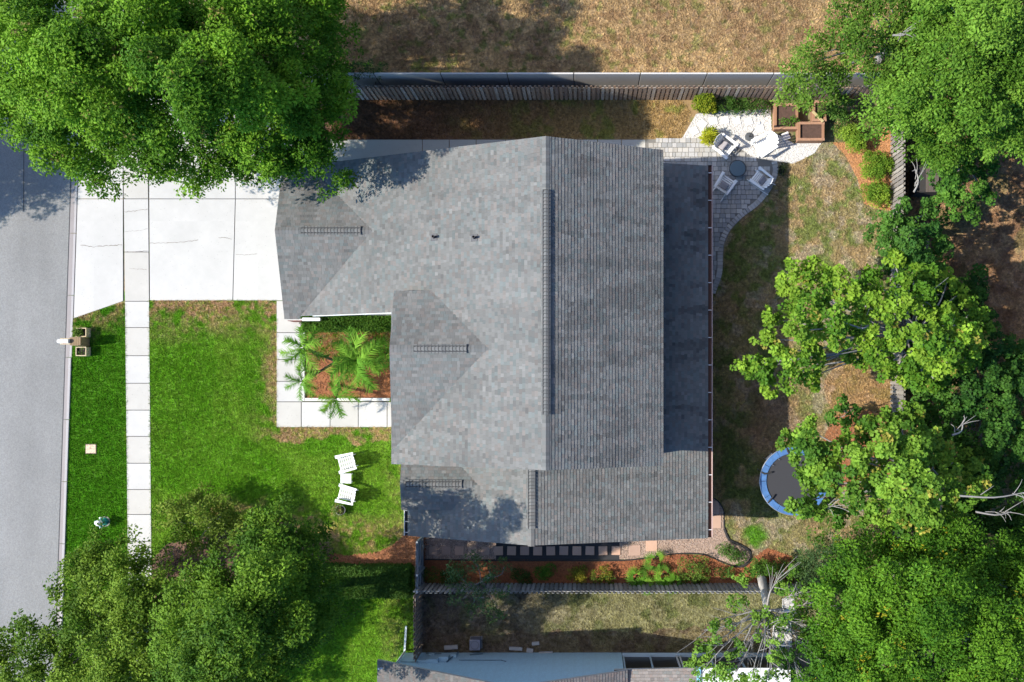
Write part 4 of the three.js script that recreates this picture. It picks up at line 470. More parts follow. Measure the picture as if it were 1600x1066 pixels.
// ---------------------------------------------------------------- shrubs and hedges
function shrub(name, label, category, px, py, blobs, o, group) { // blobs: [dx, height, dz, radius] in metres
  const p = V((px - CX) / 32, 0, (py - CY) / 32), g = thing(name, label, category, p.toArray(), 0, group), r = rng(o.seed); const stems = blobs.map(([x, y, z, R]) => limb([V(x * 0.3, 0, z * 0.3), V(x * 0.7, y * 0.6, z * 0.7), V(x, y + R * 0.3, z)], 0.022, 0.008, 5)); mesh('stem', join(stems), darkBark, g);
  scatter('foliage', LEAF[o.leaf ?? 'shrub'], leafMat, leavesOn(blobs.map(([x, y, z, R]) => [V(p.x + x, Math.max(y, R * 0.5), p.z + z), R, r()]), o, o.seed * 3 + 1, p), g); return g;
}
function hedge(label, poly, h, o) { // clipped block of leaves round a dark twiggy core
  const g0 = G(poly), [a, b, c, d] = bounds(g0), p = V((a + c) / 2, 0, (b + d) / 2), g = thing('hedge', label, 'hedge', p.toArray()), r = rng(o.seed), list = [], w = c - a, e = d - b;
  mesh('stem', join(Array.from({ length: Math.ceil(w * 4) }, () => { const x = (r() - 0.5) * (w - 0.3), z = (r() - 0.5) * (e - 0.2); return limb([V(x, 0, z), V(x + (r() - 0.5) * 0.2, h * 0.5, z), V(x + (r() - 0.5) * 0.4, h * 0.9, z + (r() - 0.5) * 0.3)], 0.03, 0.01, 5); })), darkBark, g);
  const N = Math.round((w * e * 2.2 + (w + e) * 2 * h) * o.density); for (let k = 0; k < N; k++) { let x = (r() - 0.5) * w, z = (r() - 0.5) * e, y = h * (0.92 + 0.1 * fbm((x + p.x) * 2, (z + p.z) * 2, 3)) - (r() < 0.35 ? r() * 0.3 : r() * 0.06); if (r() < 0.42) { y = r() * h; if (r() < w / (w + e)) z = (r() < 0.5 ? -1 : 1) * (e / 2 - r() * 0.08); else x = (r() < 0.5 ? -1 : 1) * (w / 2 - r() * 0.08); } const bump = 0.12 * (fbm((x + p.x) * 1.6 + 5, (z + p.z) * 1.6, 3) - 0.5); const t = r(), q = mix(o.c0, o.c1, t), s = 0.8 + 0.45 * r(); list.push({ m: mat4(V(x * (1 + bump), y, z * (1 + bump)), E.set((r() - 0.5) * 1.2, r() * 6.3, (r() - 0.5) * 1.2), s), c: lin(...q) }); }
  scatter('foliage', LEAF.shrub, leafMat, list, g); return g;
}
hedge('long clipped dark green hedge left of the wooden gate', [[501, 882], [644, 881], [644, 926], [501, 926]], 1.15, { seed: 301, density: 150, c0: [0.04, 0.105, 0.015], c1: [0.10, 0.20, 0.03] });
hedge('low green hedge along the white garage wall, above the palms', [[478, 497], [614, 496], [614, 516], [478, 517]], 0.7, { seed: 302, density: 160, c0: [0.04, 0.11, 0.012], c1: [0.10, 0.21, 0.02] });
const BALL = { density: 620, c0: [0.10, 0.20, 0.02], c1: [0.28, 0.40, 0.05] };
shrub('round_bush', 'round clipped light green bush in the orange mulch, uppermost of three', 'bush', 1325, 220, [[0, 0.5, 0, 0.62], [0.25, 0.45, 0.3, 0.5], [-0.2, 0.5, -0.2, 0.45]], { ...BALL, seed: 311 }, 'round bushes along the back fence');
shrub('round_bush', 'round clipped light green bush in the orange mulch, middle of three', 'bush', 1363, 260, [[0, 0.5, 0, 0.6], [0.28, 0.42, 0.06, 0.5], [-0.28, 0.42, 0.0, 0.48]], { ...BALL, seed: 312 }, 'round bushes along the back fence');
shrub('round_bush', 'round clipped light green bush in the orange mulch, lowest of three', 'bush', 1365, 305, [[0, 0.5, 0, 0.6], [0.16, 0.42, 0.16, 0.5], [-0.18, 0.42, -0.1, 0.48]], { ...BALL, seed: 313 }, 'round bushes along the back fence');
const bedBush = { density: 420, c0: [0.03, 0.08, 0.012], c1: [0.09, 0.18, 0.03] };
shrub('shrub', 'low dark green shrubs against the wooden fence, right of the black pot', 'shrub', 1132, 168, [[-0.3, 0.35, 0, 0.42], [0.1, 0.4, -0.15, 0.45], [0.5, 0.35, 0.1, 0.38]], { ...bedBush, seed: 320 });
shrub('shrub', 'low green shrub with purple grey edges between the fence and the raised planter', 'shrub', 1172, 168, [[-0.2, 0.35, 0, 0.4], [0.3, 0.3, 0.05, 0.36], [0.65, 0.25, 0.1, 0.26]], { ...bedBush, seed: 321, c2: [0.2, 0.12, 0.12], rare: 0.12 });
shrub('shrub', 'leafy green shrub right of the raised planters under the feathery oak', 'shrub', 1300, 175, [[0, 0.6, 0, 0.6], [0.3, 0.5, 0.5, 0.5], [0.5, 0.7, -0.3, 0.5]], { ...bedBush, seed: 322, c1: [0.11, 0.22, 0.04] });
shrub('flower_bush', 'low bush with grey purple twigs under the lower left trees, beside the mulch path', 'bush', 505, 866, [[0, 0.3, 0, 0.36], [-0.35, 0.28, 0.25, 0.32], [0.25, 0.3, -0.3, 0.3]], { ...bedBush, seed: 323, c0: [0.12, 0.08, 0.075], c1: [0.2, 0.15, 0.13] });
shrub('dry_bush', 'brown twiggy bush beside the sidewalk in the lower left bed', 'bush', 272, 880, [[0, 0.3, 0, 0.5], [0.7, 0.3, -0.2, 0.45], [-0.5, 0.25, 0.2, 0.4], [1.3, 0.3, 0.1, 0.4]], { ...bedBush, seed: 324, density: 300, c0: [0.09, 0.055, 0.045], c1: [0.16, 0.11, 0.09] });
shrub('shrub', 'small bright green shrub in the orange mulch below the seventh pinkish stone', 'shrub', 852, 892, [[-0.2, 0.25, 0.08, 0.28], [0.2, 0.25, -0.08, 0.3], [0, 0.25, 0.1, 0.25]], { ...bedBush, seed: 325, c0: [0.06, 0.15, 0.02], c1: [0.11, 0.22, 0.025] });
shrub('croton_bush', 'yellow green croton shrub in the orange mulch, left of the other', 'shrub', 903, 897, [[-0.3, 0.25, -0.05, 0.28], [0.05, 0.3, 0.1, 0.3], [0.2, 0.25, -0.1, 0.28]], { ...bedBush, seed: 326, c0: [0.07, 0.14, 0.02], c1: [0.26, 0.24, 0.03] });
shrub('croton_bush', 'yellow green croton shrub in the orange mulch, beside the fan palms', 'shrub', 938, 897, [[-0.2, 0.28, 0.1, 0.3], [0.2, 0.3, -0.15, 0.3], [0.45, 0.25, 0.12, 0.26]], { ...bedBush, seed: 327, c0: [0.06, 0.13, 0.02], c1: [0.26, 0.23, 0.03] });
shrub('shrub', 'dark green low shrubs beside the wooden gate in the shaded mulch bed', 'shrub', 685, 896, [[-0.3, 0.3, 0, 0.4], [0.4, 0.3, 0.05, 0.42], [0.9, 0.3, -0.1, 0.36]], { ...bedBush, seed: 328, density: 330 });
shrub('shrub', 'small dull green shrub in the mulch right of the small tree', 'shrub', 818, 900, [[0, 0.25, 0, 0.3], [-0.3, 0.25, -0.15, 0.28], [0.25, 0.2, 0.1, 0.24]], { ...bedBush, seed: 329, c1: [0.09, 0.15, 0.04] });
shrub('shrub', 'loose yellow green shrub in the mulch right of the fan palms', 'shrub', 1083, 884, [[-0.4, 0.35, 0, 0.4], [0.1, 0.4, -0.2, 0.42], [0.4, 0.35, 0.2, 0.36], [0, 0.4, 0.4, 0.34]], { ...bedBush, seed: 330, density: 280, c0: [0.06, 0.13, 0.02], c1: [0.15, 0.23, 0.04] });
shrub('shrub', 'trailing green plants along the grey fence below the loose yellow green shrub', 'shrub', 1085, 903, [[-0.5, 0.2, 0, 0.22], [0, 0.22, 0.05, 0.24], [0.5, 0.2, 0, 0.22]], { ...bedBush, seed: 331, density: 340, c1: [0.12, 0.2, 0.03] });
shrub('shrub', 'green mound of grassy leaves inside the black edged curve', 'shrub', 1143, 864, [[-0.4, 0.25, -0.25, 0.3], [0, 0.28, 0, 0.34], [0.35, 0.25, 0.2, 0.32]], { ...bedBush, seed: 332, density: 520, c0: [0.045, 0.11, 0.02], c1: [0.10, 0.20, 0.04] });
shrub('shrub', 'small dark shrub in the orange mulch below the black edged curve', 'shrub', 1132, 892, [[-0.2, 0.22, 0, 0.26], [0.25, 0.2, 0.05, 0.24]], { ...bedBush, seed: 333 });
shrub('shrub', 'bright green shrub at the foot of the dead tree', 'shrub', 1182, 884, [[-0.2, 0.45, 0, 0.42], [0.3, 0.45, 0, 0.42], [0.05, 0.4, 0.2, 0.35]], { ...bedBush, seed: 334, density: 520, c0: [0.05, 0.13, 0.02], c1: [0.10, 0.21, 0.03] });
shrub('shrub', 'dark green low hedge like shrubs right of the dead tree trunk', 'shrub', 1228, 884, [[-0.5, 0.4, 0, 0.45], [0.1, 0.4, 0, 0.45], [0.7, 0.4, 0.1, 0.45], [-0.2, 0.4, 0.5, 0.4]], { ...bedBush, seed: 335, density: 360 });
shrub('vine', 'dark vine tangle over the left end of the concrete wall beside the big oak', 'vine', 575, 145, [[-0.6, 1.9, -0.3, 0.45], [0.1, 2.1, -0.4, 0.4], [0.7, 2.15, -0.45, 0.32], [1.2, 2.15, -0.5, 0.22], [0.9, 1.9, -0.25, 0.2]], { ...bedBush, seed: 336, density: 360, c0: [0.02, 0.055, 0.015], c1: [0.05, 0.10, 0.025] });
// fan palms in the side bed and date palms in the front bed
function fanLeaf(seed) { const r = rng(seed), pos = []; const n = 13; for (let k = 0; k < n; k++) { const a = (k / (n - 1) - 0.5) * 3.9, l = 0.42 * (0.75 + 0.25 * Math.cos(a * 0.6)) * (0.9 + 0.2 * r()), c = Math.cos(a), s = Math.sin(a), w = 0.026, dy = -0.05 - 0.05 * r(); const m = [s * l * 0.5, 0.05, c * l * 0.5], t = [s * l, dy, c * l]; pos.push(0, 0, 0, m[0] + c * w, m[1] - 0.012, m[2] - s * w, m[0], m[1], m[2], 0, 0, 0, m[0], m[1], m[2], m[0] - c * w, m[1] - 0.012, m[2] + s * w, m[0] + c * w, m[1] - 0.012, m[2] - s * w, t[0], t[1], t[2], m[0], m[1], m[2], m[0], m[1], m[2], t[0], t[1], t[2], m[0] - c * w, m[1] - 0.012, m[2] + s * w); } const g = new THREE.BufferGeometry(); g.setAttribute('position', new THREE.Float32BufferAttribute(pos, 3)); g.computeVertexNormals(); return g; }
const palmLeaf = [[0.11, 0.26, 0.02], [0.075, 0.19, 0.016], [0.17, 0.33, 0.03]].map((c) => new THREE.MeshPhysicalMaterial({ color: lin(...c), roughness: 0.75, specularIntensity: 0.2, side: THREE.DoubleSide, transmission: 0.3, thickness: 0 }));
const fans = [fanLeaf(1), fanLeaf(2), fanLeaf(3)], stalkMat = std([0.10, 0.13, 0.03], 0.8);
for (const [k, [px, py, n, l]] of [[994, 900, 5, 'left of the pair at the fence'], [1008, 911, 4, 'lowest, its leaves over the grey fence'], [1036, 897, 5, 'upper of the two nearest the loose shrub'], [1052, 908, 5, 'rightmost, its leaves over the grey fence'], [1021, 873, 4, 'at the gravel edge near the roof corner']].entries()) {
  const g = thing('fan_palm', 'small fan palm in the orange mulch, ' + l, 'palm', [(px - CX) / 32, 0, (py - CY) / 32], 0, 'fan palms in the side bed'), r = rng(400 + k);
  mesh('stem', limb([V(0, 0, 0), V(0.02, 0.1, 0), V(0, 0.22, 0.02)], 0.05, 0.035, 7), darkBark, g);
  for (let i = 0; i < n; i++) { const a = i / n * 6.283 + r(), d = 0.16 + 0.2 * r(), h = 0.38 + 0.22 * r(), e = V(Math.sin(a) * d, h, Math.cos(a) * d); mesh('stalk', bar(V(0, 0.2, 0), e, 0.009, 0.007, 5), stalkMat, g); const m = mesh('frond', fans[i % 3], palmLeaf[(i + k) % 3], g); m.position.copy(e); m.rotation.set(0, a, 0); m.rotateX(-0.15 + 0.5 * r()); m.scale.setScalar(0.85 + 0.3 * r()); }
}
function frondGeo(seed, L) { // an arching feather leaf along +z
  const r = rng(seed), pos = [], N = 24, at = (t) => V(0, 0.42 * L * Math.sin(t * 2.1) - 0.30 * L * t * t, L * t * (1 - 0.12 * t)); for (let k = 2; k < N; k++) for (const s of [-1, 1]) { const t = k / N + (r() - 0.5) * 0.03, o = at(t), l = 0.27 * Math.sin(Math.PI * (0.12 + 0.8 * t)) * (0.85 + 0.3 * r()) + 0.05, w = 0.019, e = o.clone().add(V(s * l * 0.75, 0.10 - 0.28 * r(), l * (0.5 + 0.4 * r()))); pos.push(o.x, o.y, o.z - w, e.x, e.y, e.z, o.x, o.y + 0.004, o.z + w); }
  for (let k = 0; k < 10; k++) { const a = at(k / 10), b = at((k + 1) / 10), w = 0.014; pos.push(-w, a.y, a.z, w, a.y, a.z, w * 0.8, b.y, b.z, -w, a.y, a.z, w * 0.8, b.y, b.z, -w * 0.8, b.y, b.z); } const g = new THREE.BufferGeometry(); g.setAttribute('position', new THREE.Float32BufferAttribute(pos, 3)); g.computeVertexNormals(); return g;
}
const fronds = [frondGeo(1, 1.0), frondGeo(2, 0.9), frondGeo(3, 1.1)];
for (const [k, [bx, by, px, py, h, n, sc, l]] of [[565, 566, 558, 563, 1.6, 26, 1.75, 'largest, in the centre of the bed'], [524, 565, 475, 543, 2.2, 15, 1.35, 'crown over the walk, upper left'], [523, 566, 472, 596, 2.0, 9, 0.95, 'small crown over the walk, lower left'], [528, 600, 525, 622, 1.5, 11, 1.2, 'its crown over the lower walk'], [606, 556, 603, 553, 1.0, 12, 1.2, 'half under the porch eave']].entries()) {
  const base = V((bx - CX) / 32, 0, (by - CY) / 32), g = thing('date_palm', 'feathery date palm in the front bed, ' + l, 'palm', base.toArray(), 0, 'date palms in the front bed'), top = P(px, py, h).sub(base), r = rng(500 + k);
  mesh('trunk', limb([V(0, -0.05, 0), top.clone().multiplyScalar(0.5).add(V(0, -0.12, 0)), top], 0.07, 0.06, 8), darkBark, g);
  for (let i = 0; i < n; i++) { const m = mesh('frond', fronds[i % 3], palmLeaf[(i * 2 + k) % 3], g); m.position.copy(top); m.rotation.order = 'YXZ'; m.rotation.set(0.45 - 1.1 * (i / n) + (r() - 0.5) * 0.4, i * 2.4 + r() * 0.6, (r() - 0.5) * 0.9); m.scale.setScalar(sc * (0.7 + 0.4 * r())); }
}

// ---------------------------------------------------------------- garden furniture
const paint = std([0.72, 0.72, 0.70], 0.6), cushion = std([1, 1, 1], 0.95, { map: tex(64, 64, (u, v) => { const s = 0.85 + 0.3 * hash(Math.round(u * 64), Math.round(v * 64)); return [0.27 * s, 0.25 * s, 0.255 * s]; }) });
function adirondack(name, label, px, py, face, { pillow, rocker, group, s = 1 } = {}) { // faces +z before turning
  const t = thing(name, label, 'chair', [(px - CX) / 32, 0, (py - CY) / 32], face, group), y0 = rocker ? 0.06 : 0;
  for (let k = 0; k < 6; k++) mesh('seat_slat', rbox(0.54, 0.02, 0.075, 0.006, 0, y0 + 0.38 - k * 0.022, 0.30 - k * 0.092, 0.22), paint, t);
  for (let k = 0; k < 5; k++) { const h = [0.66, 0.74, 0.78, 0.74, 0.66][k], x = (k - 2) * 0.113; const g = rbox(0.102, h, 0.02, 0.008, 0, h / 2, 0); g.rotateX(-0.42); g.rotateZ(-x * 0.22); mesh('back_slat', g.translate(x * 0.92, y0 + 0.24, -0.23), paint, t); }
  mesh('back_rail', rbox(0.60, 0.06, 0.025, 0.006, 0, y0 + 0.56, -0.41, -0.42), paint, t); mesh('back_rail', rbox(0.52, 0.06, 0.025, 0.006, 0, y0 + 0.30, -0.29, -0.42), paint, t);
  for (const sx of [-1, 1]) { const arm = new THREE.ExtrudeGeometry(new THREE.Shape([[-0.05, -0.46], [0.03, -0.46], [0.07, 0.28], [0.075, 0.38], [-0.055, 0.38], [-0.05, 0.2]].map(([a, b]) => new THREE.Vector2(sx * a, -b))), { depth: 0.022, bevelEnabled: true, bevelSize: 0.006, bevelThickness: 0.004, bevelSegments: 1 }).rotateX(-Math.PI / 2).translate(sx * 0.36, y0 + 0.57, 0); mesh('armrest', arm, paint, t);
    mesh('front_leg', rbox(0.03, 0.57, 0.10, 0.006, sx * 0.30, y0 + 0.285, 0.30), paint, t); mesh('rear_leg', rbox(0.03, 0.11, 0.86, 0.006, sx * 0.27, y0 + 0.21, -0.03, -0.28), paint, t); mesh('arm_brace', rbox(0.06, 0.14, 0.03, 0.005, sx * 0.32, y0 + 0.49, 0.24), paint, t);
    if (rocker) mesh('rocker', limb([V(sx * 0.30, 0.14, 0.48), V(sx * 0.30, 0.03, 0.1), V(sx * 0.30, 0.05, -0.4), V(sx * 0.30, 0.16, -0.78)], 0.028, 0.022, 6), paint, t); }
  if (pillow) mesh('pillow', new RoundedBoxGeometry(0.42, 0.13, 0.36, 3, 0.06).rotateX(-0.75).translate(0, y0 + 0.46, -0.13), cushion, t);
  t.scale.setScalar(s); return t;
}
const faceTo = (dx, dz) => Math.atan2(dx, dz);
adirondack('garden_chair', 'white wooden garden chair on the front lawn, above the small white table', 544, 722, faceTo(-24, 6), { group: 'white chairs on the front lawn', s: 1.04 });
adirondack('garden_chair', 'white wooden garden chair on the front lawn, below the small white table', 544, 771, faceTo(-24, -6), { group: 'white chairs on the front lawn', s: 1.04 });
{ const t = thing('side_table', 'small square white table between the two chairs on the front lawn', 'table', [(544 - CX) / 32, 0, (746.5 - CY) / 32]); for (let k = 0; k < 5; k++) mesh('table_slat', rbox(0.098, 0.022, 0.47, 0.006, (k - 2) * 0.104, 0.45, 0), paint, t); for (const [x, z] of [[-1, -1], [1, -1], [-1, 1], [1, 1]]) mesh('leg', rbox(0.05, 0.44, 0.05, 0.008, x * 0.2, 0.22, z * 0.19), paint, t); mesh('apron', join([box(0.42, 0.06, 0.02, 0, 0.4, 0.2), box(0.42, 0.06, 0.02, 0, 0.4, -0.2)]), paint, t); }
const lathe = (pts, n = 24) => new THREE.LatheGeometry(pts.map(([x, y]) => new THREE.Vector2(x, y)), n);
function pot(name, label, px, py, R, h, mat, blobs, o, extra) { const p = V((px - CX) / 32, 0, (py - CY) / 32), t = thing(name, label, 'potted plant', p.toArray()); mesh('pot', lathe([[0, 0], [R * 0.72, 0], [R * 0.98, h * 0.9], [R * 1.04, h * 0.9], [R * 1.04, h], [R * 0.92, h], [R * 0.9, h * 0.85], [0, h * 0.85]]), mat, t); mesh('soil', cyl(R * 0.9, R * 0.9, 0.01, 0, h * 0.86, 0, 20), std([0.03, 0.02, 0.015], 1), t); const r = rng(o.seed); scatter('foliage', LEAF[o.leaf ?? 'shrub'], leafMat, leavesOn(blobs.map(([x, y, z, q]) => [V(p.x + x, y, p.z + z), q, r()]), o, o.seed, p), t); return t; }
const potBlack = std([0.02, 0.02, 0.022], 0.5), potWhite = std([0.5, 0.48, 0.45], 0.7), LIME = { density: 520, c0: [0.14, 0.21, 0.015], c1: [0.40, 0.42, 0.03], leaf: 'shrub', size: 1.3 };
pot('potted_plant', 'white pot with green succulents on the lawn, just below the lower chair', 534, 796, 0.24, 0.32, potWhite, [[-0.12, 0.42, 0.06, 0.22], [-0.1, 0.42, -0.14, 0.18]], { density: 520, c0: [0.06, 0.13, 0.02], c1: [0.16, 0.22, 0.06], seed: 601, c2: [0.32, 0.22, 0.1], rare: 0.2 });
pot('potted_plant', 'yellow green shrub in a large black pot near the wooden fence', 1099, 168, 0.42, 0.5, potBlack, [[0, 0.7, -0.25, 0.4], [0.12, 0.68, 0.15, 0.34], [-0.25, 0.65, 0.02, 0.34], [0, 0.8, -0.1, 0.4]], { ...LIME, seed: 602, c0: [0.11, 0.18, 0.015], c1: [0.34, 0.36, 0.03] });
pot('potted_plant', 'small bright lime green potted plant beside the white chair with its back to it', 1106, 218, 0.2, 0.3, potBlack, [[0, 0.48, 0, 0.34], [0.08, 0.5, -0.1, 0.3]], { ...LIME, seed: 603, leaf: 'tuft', density: 420 });
pot('potted_plant', 'two tiny dark potted plants at the edge of the patio', 1220, 269, 0.13, 0.2, potBlack, [[0.02, 0.28, -0.12, 0.14], [-0.04, 0.26, 0.12, 0.13]], { seed: 604, density: 500, c0: [0.01, 0.02, 0.01], c1: [0.03, 0.05, 0.02] });
adirondack('garden_chair', 'white garden chair with grey pillow on the sunny pavers, left of the round hook base', 1131, 234, faceTo(0.78, 0.62), { pillow: 1, group: 'white chairs around the patio table', s: 1.1 });
adirondack('garden_chair', 'white garden chair in full sun on the white gravel, beside the round hook base', 1190, 231, faceTo(-0.85, 0.5), { group: 'white chairs around the patio table', s: 1.15 });
adirondack('garden_chair', 'white rocking chair with grey pillow in the shade beside the gutter', 1131, 290, faceTo(0.55, -0.83), { pillow: 1, rocker: 1, group: 'white chairs around the patio table', s: 1.0 });
adirondack('garden_chair', 'white rocking chair with grey pillow in the shade at the patio rim', 1185, 283, faceTo(-0.8, -0.6), { pillow: 1, rocker: 1, group: 'white chairs around the patio table', s: 1.0 });
{ const teal = std([0.075, 0.12, 0.145], 0.45), t = thing('round_table', 'round dark teal table in the middle of the patio chairs', 'table', [(1150 - CX) / 32, 0, (267 - CY) / 32]); mesh('tabletop', lathe([[0, 0.46], [0.34, 0.46], [0.37, 0.475], [0.37, 0.5], [0.35, 0.512], [0, 0.512]], 36), teal, t); mesh('rim', new THREE.TorusGeometry(0.40, 0.022, 8, 40).rotateX(Math.PI / 2).translate(0, 0.485, 0), std([0.04, 0.05, 0.055], 0.5), t); mesh('pedestal', lathe([[0.30, 0], [0.32, 0.02], [0.26, 0.1], [0.24, 0.36], [0.33, 0.46], [0, 0.46]], 28), teal, t); }
{ const blk = std([0.03, 0.03, 0.033], 0.5, { metalness: 0.5 }), t = thing('garden_hook', 'round dark stand with thin pole and hook on the white gravel', 'garden hook', [(1170.5 - CX) / 32, 0, (214 - CY) / 32]); mesh('base', lathe([[0, 0], [0.21, 0], [0.21, 0.05], [0.18, 0.075], [0.04, 0.085], [0, 0.085]], 28), std([0.06, 0.065, 0.07], 0.6), t); mesh('pole', bar(V(0, 0.06, 0), V(0, 1.5, 0), 0.018), blk, t); mesh('hook', limb([V(0, 1.48, 0), V(0.04, 1.75, -0.05), V(0.16, 1.85, -0.16), V(0.26, 1.72, -0.26), V(0.25, 1.6, -0.25)], 0.014, 0.01, 7), std([0.55, 0.55, 0.53], 0.5), t); mesh('feeder', lathe([[0, 1.28], [0.05, 1.3], [0.06, 1.45], [0.07, 1.5], [0.01, 1.56], [0, 1.56]], 14).translate(0.25, 0.02, -0.25), std([0.55, 0.56, 0.57], 0.4), t); }
// raised planters
const planterWood = [[0.30, 0.155, 0.085], [0.25, 0.13, 0.075], [0.34, 0.185, 0.11]].map((c, k) => std([1, 1, 1], 0.9, { map: woodMap(c, 70 + k) })), soilMat = std([1, 1, 1], 1, { map: mulchMap([0.09, 0.05, 0.035], 81) });
function planter(label, x0, y0, x1, y1, h, seed, plants) { const a = (x0 - CX) / 32, b = (y0 - CY) / 32, c = (x1 - CX) / 32, d = (y1 - CY) / 32, cx = (a + c) / 2, cz = (b + d) / 2, w = c - a, e = d - b, t = thing('raised_planter', label, 'planter', [cx, 0, cz]), r = rng(seed);
  for (let k = 0; k < 3; k++) { const y = h * (k + 0.5) / 3, bh = h / 3 - 0.006; for (const s of [-1, 1]) { mesh('board', rbox(w, bh, 0.05, 0.008, 0, y, s * (e / 2 - 0.025)), planterWood[Math.floor(r() * 3)], t); mesh('board', rbox(0.05, bh, e - 0.104, 0.008, s * (w / 2 - 0.025), y, 0), planterWood[Math.floor(r() * 3)], t); } }
  for (const s of [-1, 1]) { mesh('cap_board', rbox(w + 0.06, 0.03, 0.13, 0.008, 0, h + 0.016, s * (e / 2 - 0.045)), planterWood[2], t); mesh('cap_board', rbox(0.13, 0.03, e - 0.21, 0.008, s * (w / 2 - 0.045), h + 0.016, 0), planterWood[0], t); } mesh('soil', box(w - 0.1, 0.02, e - 0.1, 0, h - 0.09, 0), soilMat, t);
  if (plants) { const p = t.position; scatter('plants', LEAF.shrub, leafMat, leavesOn(plants.map(([x, z, R]) => [V(cx + x, h + 0.04, cz + z), R, 0.5]), { density: 600, c0: [0.06, 0.15, 0.02], c1: [0.14, 0.28, 0.04], seed }, seed, p), t); } return t; }
planter('brown wooden raised planter on the white gravel, nearest the round hook base', 1207, 167, 1243, 206, 0.5, 701, [[-0.15, 0.28, 0.13], [0.1, 0.3, 0.15], [0.35, 0.2, 0.16]]);
planter('reddish wooden raised planter with bare soil, lowest of the three', 1243, 196, 1283, 224, 0.55, 702);
planter('wooden raised planter at the fence with a slanting board across it', 1266, 163, 1286, 194, 0.55, 703, [[0.1, -0.2, 0.16], [0.15, 0.1, 0.14], [-0.1, 0.25, 0.15]]);
{ const b = thing('loose_board', 'light wooden board lying slantwise on the upper raised planter', 'board', P(1278, 182, 0.62).setY(0.62).toArray(), -0.78); mesh('plank', rbox(0.72, 0.035, 0.13, 0.008), std([1, 1, 1], 0.9, { map: woodMap([0.42, 0.33, 0.16], 90) }), b); mesh('batten', rbox(0.10, 0.025, 0.13, 0.006, 0.26, -0.03, 0), planterWood[1], b); }
// shed behind the fence
{ const t = thing('shed', 'small dark shed with brown plank roof behind the fence, under the trees', 'shed', [(1412 - CX) / 32 + 0.9, 0, (287 - CY) / 32]), dk = std([0.022, 0.02, 0.02], 0.9), brown = std([1, 1, 1], 0.95, { map: woodMap([0.10, 0.08, 0.065], 95) }); mesh('wall', join([box(0.04, 1.1, 1.25, -0.6, 0.55, 0), box(0.04, 1.1, 1.25, 0.5, 0.55, 0), box(1.1, 1.1, 0.04, -0.05, 0.55, -0.62), box(1.1, 1.1, 0.04, -0.05, 0.55, 0.62)]), dk, t); mesh('lower_roof', rbox(0.5, 0.04, 1.3, 0.008, -0.45, 1.02, 0, 0, 0, 0.25), dk, t); for (let k = 0; k < 5; k++) mesh('roof_plank', rbox(0.118, 0.03, 1.3, 0.006, -0.17 + k * 0.125, 1.16, 0, 0, 0, -0.03), brown, t); mesh('rail', rbox(0.66, 0.05, 0.05, 0.008, 0.1, 1.24, -0.6), brown, t); }
// trampoline
{
  const R = 1.62, h = 0.85, c = P(1241, 752, h), t = thing('trampoline', 'round trampoline with blue pad and black mat half hidden under the lime green tree', 'trampoline', [c.x, 0, c.z]), blue = std([1, 1, 1], 0.5, { map: tex(64, 64, (u, v) => { const s = 0.75 + 0.5 * fbm(u * 7, v * 7, 3); return [0.06 * s, 0.145 * s, 0.32 * s]; }) }), steel = std([0.5, 0.5, 0.5], 0.35, { metalness: 0.8 }), foam = std([0.015, 0.015, 0.017], 0.8);
  mesh('mat', cyl(R - 0.30, R - 0.30, 0.012, 0, h - 0.03, 0, 48), std([0.028, 0.028, 0.032], 0.75), t);
  for (let k = 0; k < 12; k++) { const a0 = k / 12 * 6.283 + 0.012, a1 = (k + 1) / 12 * 6.283 - 0.012, s = new THREE.Shape(); s.absarc(0, 0, R, a0, a1, false); s.absarc(0, 0, R - 0.28, a1, a0, true); mesh('pad', new THREE.ExtrudeGeometry(s, { depth: 0.03, bevelEnabled: true, bevelSize: 0.01, bevelThickness: 0.015, bevelSegments: 1, curveSegments: 8 }).rotateX(-Math.PI / 2).translate(0, h - 0.015 + 0.008 * Math.sin(k * 3.1), 0), blue, t); }
  mesh('frame', new THREE.TorusGeometry(R + 0.02, 0.026, 8, 64).rotateX(Math.PI / 2).translate(0, h - 0.03, 0), steel, t);
  for (let k = 0; k < 6; k++) { const a = k / 6 * 6.283 + 0.3, x = Math.cos(a) * R, z = Math.sin(a) * R; mesh('leg', limb([V(x, h - 0.05, z), V(x * 1.02, 0.4, z * 1.02), V(x * 1.03, 0, z * 1.03)], 0.026, 0.026, 7), steel, t); }
  for (const [a, lean] of [[3.42, 0.55], [2.45, -0.5], [1.3, -0.3], [4.5, 0.3]]) { const x = Math.cos(a) * R, z = Math.sin(a) * R; mesh('foam_pole', limb([V(x, h, z), V(x * 0.93, h + 0.06, z * 0.93 + 0.1 * lean), V(Math.cos(a + 0.1) * (R - 0.45), h + 0.09, Math.sin(a + 0.1) * (R - 0.45))], 0.045, 0.04, 8), foam, t); }
  for (let k = 0; k < 24; k++) { const a = k / 24 * 6.283, x = Math.cos(a), z = Math.sin(a); mesh('spring', bar(V(x * (R - 0.31), h - 0.03, z * (R - 0.31)), V(x * (R - 0.02), h - 0.04, z * (R - 0.02)), 0.01), steel, t); }
  const g = thing('ladder', 'short white step ladder leaning on the upper left rim of the trampoline', 'ladder', [P(1203, 716, 0).x, 0, P(1203, 716, 0).z], 0.75); for (const s of [-1, 1]) mesh('side_rail', bar(V(s * 0.2, 0, -0.25), V(s * 0.2, 0.95, 0.2), 0.018), steel, g); for (let k = 0; k < 3; k++) mesh('rung', rbox(0.4, 0.03, 0.08, 0.01, 0, 0.25 + k * 0.27, -0.13 + k * 0.13), std([0.6, 0.55, 0.5], 0.5), g);
}
